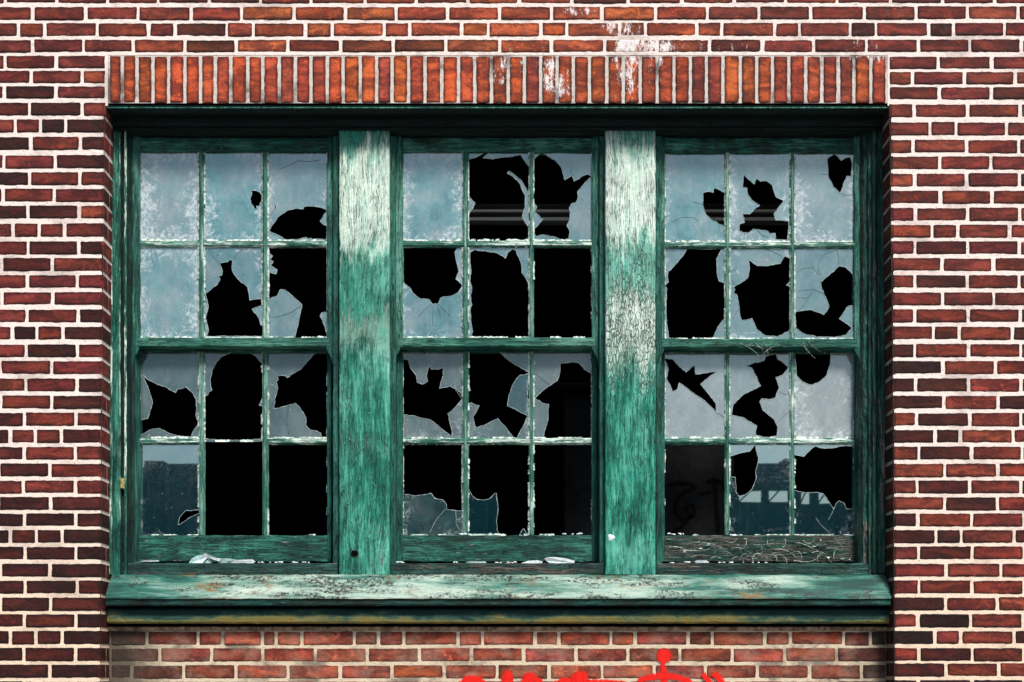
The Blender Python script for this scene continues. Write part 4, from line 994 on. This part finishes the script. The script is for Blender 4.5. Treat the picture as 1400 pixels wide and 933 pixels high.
        # raw ends / pale worn strips on a few bars
# ------------------------------------------------------------------ loose things on the stool boards
def flake(px, py, w, h, d, label, group='pale flakes lying on the ledge under the sashes', mat='white', name='paint_flake'):
    mb = MB(); n = random.choice([5, 6, 7]); vs = []
    for i in range(n):
        a = 2 * math.pi * i / n + U(-.25, .25); vs.append((px + math.cos(a) * w / 2 * U(.8, 1.1), py + math.sin(a) * h / 2 * U(.75, 1.1)))
    vs = [(x, min(y, py + h * .45)) for x, y in vs]
    f = [P(x, y, d + U(-.004, .004)) for x, y in vs]; c = P(px + U(-1, 1), py, d - .007)
    bk = [p + Vector((0, .012, .0)) for p in f]
    mb.add(f + bk + [c], [(i, (i + 1) % n, 2 * n) for i in range(n)] + [(i, (i + 1) % n, n + (i + 1) % n, n + i) for i in range(n)] + [tuple(range(n, 2 * n))])
    o = mb.build(name, M[mat]); tag(o, label, 'shard' if name == 'glass_shard' else 'flake', group); return o
dd = DJ + .04
def sliver(pts, d, label, mat='white', th=.006):
    mb = MB(); f = [P(x, y, d + i * .0012 - len(pts) * .0006) for i, (x, y) in enumerate(pts)]; bk = [p + Vector((0, th, 0)) for p in f]; n = len(f)
    mb.add(f + bk, [tuple(range(n)), tuple(range(2 * n - 1, n - 1, -1))] + [(i, (i + 1) % n, n + (i + 1) % n, n + i) for i in range(n)])
    o = mb.build('glass_shard', M[mat]); tag(o, label, 'shard'); return o
M['shard_white'] = mat_simple('lime_crusted_glass', (.55, .70, .72), (.9, .95, .95), 45, .35, .5)
M['shard_pale'] = mat_simple('pale_glass_chip', (.22, .42, .42), (.5, .66, .66), 30, .25, .5)
sliver([(258, 770), (262, 764), (268, 760.5), (276, 759), (283, 761), (290, 770)], dd + .01, 'rounded translucent glass piece at the left end of the debris under the left sash', 'shard_pale')
sliver([(279, 757), (283, 757.5), (296, 763), (302, 764), (300, 768), (290, 764.5), (284, 761.5), (277, 770), (262, 770), (272, 766)], dd, 'angular white glass shard propped in the debris pile under the left sash', 'shard_white')
sliver([(296, 767), (300, 763.5), (314, 764), (326, 766), (318, 770), (298, 770)], dd + .006, 'flat grey glass chip in the middle of the debris under the left sash', 'shard_pale')
sliver([(310, 768.5), (322, 766), (345, 765), (349, 768), (346, 770.6), (312, 770.6)], dd - .004, 'long white shard at the right end of the debris under the left sash', 'shard_white')
sliver([(184, 768.4), (196, 766), (217, 766), (217, 768), (198, 768.4), (185, 770)], dd, 'thin straight white splinter under the leftmost pane', 'shard_white')
sliver([(744, 764), (748, 762), (760, 762), (775, 764), (786, 767), (785, 770), (752, 770.5), (747, 767)], dd, 'largest white glass piece under the middle sash', 'shard_white')
sliver([(712, 770.4), (722, 767), (735, 766), (742, 768), (741, 770.6)], dd - .003, 'low white heap left of the largest piece under the middle sash', 'shard_white')
sliver([(636, 769), (641, 767.5), (664, 767.8), (665, 770), (638, 770.5)], dd, 'narrow white strip centred under the middle sash', 'shard_white')
sliver([(949, 768), (954, 766), (966, 766.5), (970, 769.5), (952, 770)], dd, 'small white chip under the right sash, left of the vines', 'shard_white')
fl = 'small pale flake of paint among the crumbs on the ledge'
for (a, b, n) in ((350, 450, 7), (540, 634, 6), (668, 712, 6), (910, 948, 4), (972, 1060, 9), (376, 392, 3)):
    for _ in range(n): flake(U(a, b), 769.3 + U(-.6, .4), U(2, 8), U(1.5, 3.2), dd + U(-.012, .02), fl)
for (a, b, n) in ((912, 940, 4), (768, 796, 5), (600, 640, 3)):
    for _ in range(n):
        o = flake(U(a, b), 730.5 + U(-.8, .4), U(2, 8), U(2, 3.6), DL + .006, 'broken glass crumb stuck in the lower rebate of an empty light', 'crumbs along the bottom rail', 'shard_white', 'glass_shard')

# dried vine tangle over the right bottom rail, wisps on the meeting rail
vn = MB(); rs = random.Random(11)
def curl(x, y, L, a, k, d, r=.0014):
    pts = []; px, py, dd_ = x, y, d
    for i in range(16):
        pts.append(P(px, py, dd_)); px += math.cos(a) * L / 16; py += math.sin(a) * L / 16; a += k / 16 + rs.uniform(-.14, .14); dd_ += rs.uniform(-.0015, .0015)
        py = min(py, 771); dd_ = min(dd_, d + .004)
    vn.tube(pts, [r * (1 - i / 22.) for i in range(16)], 0, 5)
dv = DL - .012
for (x, y, L, a, k) in [(915, 748, 60, -.1, .5), (935, 752, 70, .15, -.6), (960, 742, 80, .05, .3), (1000, 750, 60, -.3, 1.2), (1030, 745, 75, .1, -.4), (1060, 752, 60, -.2, .8), (1088, 742, 80, .1, .3),
                        (1110, 756, 55, -.3, 1.), (1030, 768, 30, -2.0, 1.6), (1046, 769, 34, -1.5, 1.9), (1062, 768, 30, -1.3, -1.6), (1012, 766, 28, -1.4, 1.5), (1095, 766, 34, -1.1, -1.9), (1118, 767, 30, -1.9, 1.4),
                        (1140, 764, 24, -1.6, .6), (1073, 737, 34, 1.0, 1.6), (1098, 739, 30, .8, -1.7), (1122, 738, 26, 1.6, .9), (1050, 738, 26, 2.2, -1.6), (992, 740, 40, .5, -1.5), (1020, 739, 30, 1.4, 1.2),
                        (1085, 767, 60, .05, -.5), (1000, 766, 34, -.9, 1.3), (972, 764, 30, -.8, 1.2), (1130, 750, 40, -.2, .4), (945, 762, 40, -.5, .6), (1145, 742, 26, .4, .9), (1060, 760, 50, -.4, 1.9), (1035, 757, 44, .4, -2.2)]:
    curl(x, y, L * rs.uniform(.45, .8), a, k * 1.5, dv - rs.uniform(0, .01), rs.uniform(.0009, .0023))
vo_ = vn.build('dried_vine', M['vine'], None, True); tag(vo_, 'tangle of dry curling vine stems along the bottom rail of the right sash', 'vine')
vn = MB(); dv = DU - .004
for (x, y, L, a, k) in [(1012, 470, 34, .35, .9), (1030, 468, 26, .5, 1.1), (1046, 482, 30, -1.0, 1.2), (1050, 484, 22, -1.7, -.8), (1098, 468, 30, 1.2, -.7), (1104, 466, 26, .8, -.4), (1090, 470, 22, .3, .9), (1020, 472, 40, 0., .2)]:
    curl(x, y, L, a, k, dv, .0012)
vo_ = vn.build('dried_vine', M['vine'], None, True); tag(vo_, 'few dry vine wisps hooked over the meeting rail of the right sash', 'vine')

# ------------------------------------------------------------------ inside the building
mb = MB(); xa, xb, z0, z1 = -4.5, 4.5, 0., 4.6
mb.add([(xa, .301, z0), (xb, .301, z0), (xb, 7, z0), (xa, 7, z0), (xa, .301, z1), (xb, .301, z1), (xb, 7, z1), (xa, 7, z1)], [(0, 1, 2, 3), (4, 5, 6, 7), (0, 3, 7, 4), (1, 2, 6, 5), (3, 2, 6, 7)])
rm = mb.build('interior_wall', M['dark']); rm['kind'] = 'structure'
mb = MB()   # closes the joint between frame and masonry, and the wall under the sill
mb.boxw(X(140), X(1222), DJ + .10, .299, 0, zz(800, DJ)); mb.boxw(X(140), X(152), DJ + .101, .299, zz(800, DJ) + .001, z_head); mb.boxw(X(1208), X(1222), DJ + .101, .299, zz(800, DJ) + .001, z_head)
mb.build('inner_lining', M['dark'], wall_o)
# steel beam with two ridges near the window head
M['ridge'] = mat_simple('ridge_highlight', (.95, .95, .96), (.97, .97, .98), 20, .6, .3)  # near-white ridge faces paint the beam's highlights
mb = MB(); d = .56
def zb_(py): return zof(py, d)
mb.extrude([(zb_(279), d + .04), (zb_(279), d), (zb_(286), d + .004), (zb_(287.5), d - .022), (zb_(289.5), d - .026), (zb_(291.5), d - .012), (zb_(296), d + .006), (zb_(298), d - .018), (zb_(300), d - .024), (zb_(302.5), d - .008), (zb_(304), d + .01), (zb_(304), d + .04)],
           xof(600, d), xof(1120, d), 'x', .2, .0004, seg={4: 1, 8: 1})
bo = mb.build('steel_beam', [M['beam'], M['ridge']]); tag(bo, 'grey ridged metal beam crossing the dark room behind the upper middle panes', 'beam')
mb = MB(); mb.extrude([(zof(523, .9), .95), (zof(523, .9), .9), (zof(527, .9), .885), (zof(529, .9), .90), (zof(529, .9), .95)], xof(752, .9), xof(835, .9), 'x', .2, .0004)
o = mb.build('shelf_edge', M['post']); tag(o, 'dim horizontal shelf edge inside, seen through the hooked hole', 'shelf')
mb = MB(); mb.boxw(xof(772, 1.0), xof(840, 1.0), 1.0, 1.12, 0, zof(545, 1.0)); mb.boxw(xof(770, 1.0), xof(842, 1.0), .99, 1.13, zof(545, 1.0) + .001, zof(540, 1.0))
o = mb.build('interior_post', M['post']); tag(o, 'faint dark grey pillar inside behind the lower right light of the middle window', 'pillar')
bd = empty('painted_board', (xof(950, .6), .6, 0)); tag(bd, 'charcoal board inside with black sprayed scrawl, seen through the empty corner light', 'board')
M['board_in'] = mat_simple('charcoal_board', (.008, .009, .010), (.013, .014, .015), 30, .9, .1)
mb = MB(); mb.boxw(xof(880, .6), xof(1004, .6), .6, .62, 0, zof(575, .6)); mb.boxw(xof(878, .6), xof(1006, .6), .595, .63, zof(575, .6) + .001, zof(571, .6)); mb.build('panel', M['board_in'], bd)
mb = MB()
def ink(pts, w):
    q = [Vector(p) for p in pts]; L = []
    for k in range(len(q)):
        t = (q[min(k + 1, len(q) - 1)] - q[max(k - 1, 0)]).normalized(); nn = Vector((-t.y, t.x)) * w; L.append((q[k] + nn, q[k] - nn))
    vs = [P(v.x, v.y, .5975) for pr_ in L for v in pr_]; mb.add(vs, [(2 * i, 2 * i + 1, 2 * i + 3, 2 * i + 2) for i in range(len(q) - 1)])
ink([(914, 664), (926, 660), (944, 661), (952, 668)], 2.6)
ink([(948, 668), (936, 672), (924, 684), (922, 700), (932, 712), (950, 704), (948, 690), (936, 694), (946, 706), (930, 722), (918, 730)], 2.4)
ink([(966, 660), (976, 655), (988, 660), (992, 668)], 2.8); ink([(977, 657), (979, 690), (982, 728)], 3.2); ink([(958, 676), (972, 672)], 2.)
mb.build('scrawl', M['ink'], bd)

# ------------------------------------------------------------------ street side
def struct(mb, name, mat): o = mb.build(name, mat); o['kind'] = 'structure'; return o
mb = MB(); mb.add([(-600, -600, -.15), (600, -600, -.15), (600, 600, -.15), (-600, 600, -.15)], [(0, 1, 2, 3)]); struct(mb, 'ground', M['asphalt'])
mb = MB(); mb.boxw(-40, 40, -3.2, .299, -.149, 0.); struct(mb, 'pavement', M['pave'])
mb = MB(); mb.boxw(-40, 40, -3.36, -3.202, -.149, .004); struct(mb, 'kerb', M['kerb'])
wh = empty('warehouse', (0, -25, 0)); tag(wh, 'dark flat-roofed warehouse across the street, mirrored in the clear lower panes', 'building')
YW = -25.
def refl(px, py): k = (D + .2 - YW) / D; return (px - 700) * S * k, CZ + (HY - py) * S * k
zs = [refl(0, v)[1] for v in (690, 673)]; zr = refl(0, 637)[1]
ops = [(refl(a, 0)[0], refl(b_, 0)[0]) for a, b_ in ((1014, 1047), (1055, 1084), (1094, 1108), (1118, 1140), (1160, 1190))]
edges = [-26.] + [v for o in ops for v in o] + [26.]
mb = MB(); mb.boxw(-26, 26, YW - 9, YW, -.1, zs[0] - .3); mb.boxw(-26, 26, YW - .25, YW, zs[0] - .299, zs[0]); mb.boxw(-26, 26, YW - .25, YW, zs[1], zr)
for i in range(0, len(edges), 2): mb.boxw(edges[i], edges[i + 1], YW - .248, YW - .002, zs[0] - .001, zs[1] + .001)
mb.build('wall', M['ware'], wh)
for (a, b_) in ops:
    m2 = MB(); m2.tube([(a, YW - .12, zs[0]), (a + (b_ - a) * .55, YW - .12, zs[1])], .022); m2.boxw(a - .01, b_ + .01, YW - .14, YW - .1, zs[0] - .02, zs[0] + .02)
    m2.build('window_bar', M['ware'], wh)
for (a, h, w_) in ((200, 12, 14), (238, 8, 40), (1028, 8, 6), (1100, 10, 20), (600, 9, 30)):
    cx, cz = refl(a, 637); mb = MB(); mb.boxw(cx - w_ * .018, cx + w_ * .018, YW - 1.2, YW - .3, cz - .01, cz + h * .018)
    mb.build('roof_vent', M['ware'], wh)

# ------------------------------------------------------------------ light, sky, camera
w = bpy.data.worlds.new("World"); scene.world = w; w.use_nodes = True
nt = w.node_tree; bg = nt.nodes['Background']
sky = nt.nodes.new('ShaderNodeTexSky'); sky.sky_type = 'NISHITA'; sky.sun_disc = False
EL, AZ = math.radians(52), math.radians(24)      # sun in front of the wall, high, a little to the right
# direction towards the sun
sdir = Vector((math.sin(AZ) * math.cos(EL), -math.cos(AZ) * math.cos(EL), math.sin(EL)))
sky.sun_elevation = EL; sky.sun_rotation = math.atan2(sdir.x, sdir.y)
sky.air_density = 1.3; sky.dust_density = 2.2; sky.ozone_density = 1.5
nt.links.new(sky.outputs[0], bg.inputs[0]); bg.inputs[1].default_value = .12
sun = bpy.data.lights.new('sun', 'SUN'); sun.energy = 4.8; sun.angle = math.radians(14); sun.color = (1., .95, .88)
so = bpy.data.objects.new('sun', sun); col.objects.link(so); so.rotation_euler = sdir.to_track_quat('Z', 'Y').to_euler(); so.location = sdir * 30
cam = bpy.data.cameras.new('camera'); co = bpy.data.objects.new('camera', cam); col.objects.link(co)
co.location = (0, -D, CZ); co.rotation_euler = (math.radians(90), 0, 0)
cam.sensor_width = 36; cam.lens = 36 * D / (1400 * S); cam.shift_y = (HY - 466.5) / 1400.
cam.clip_start = .05; cam.clip_end = 3000
scene.camera = co
scene.view_settings.view_transform = 'Standard'; scene.view_settings.look = 'None'; scene.view_settings.exposure = 0
scene.cycles.max_bounces = 6; scene.cycles.transparent_max_bounces = 12
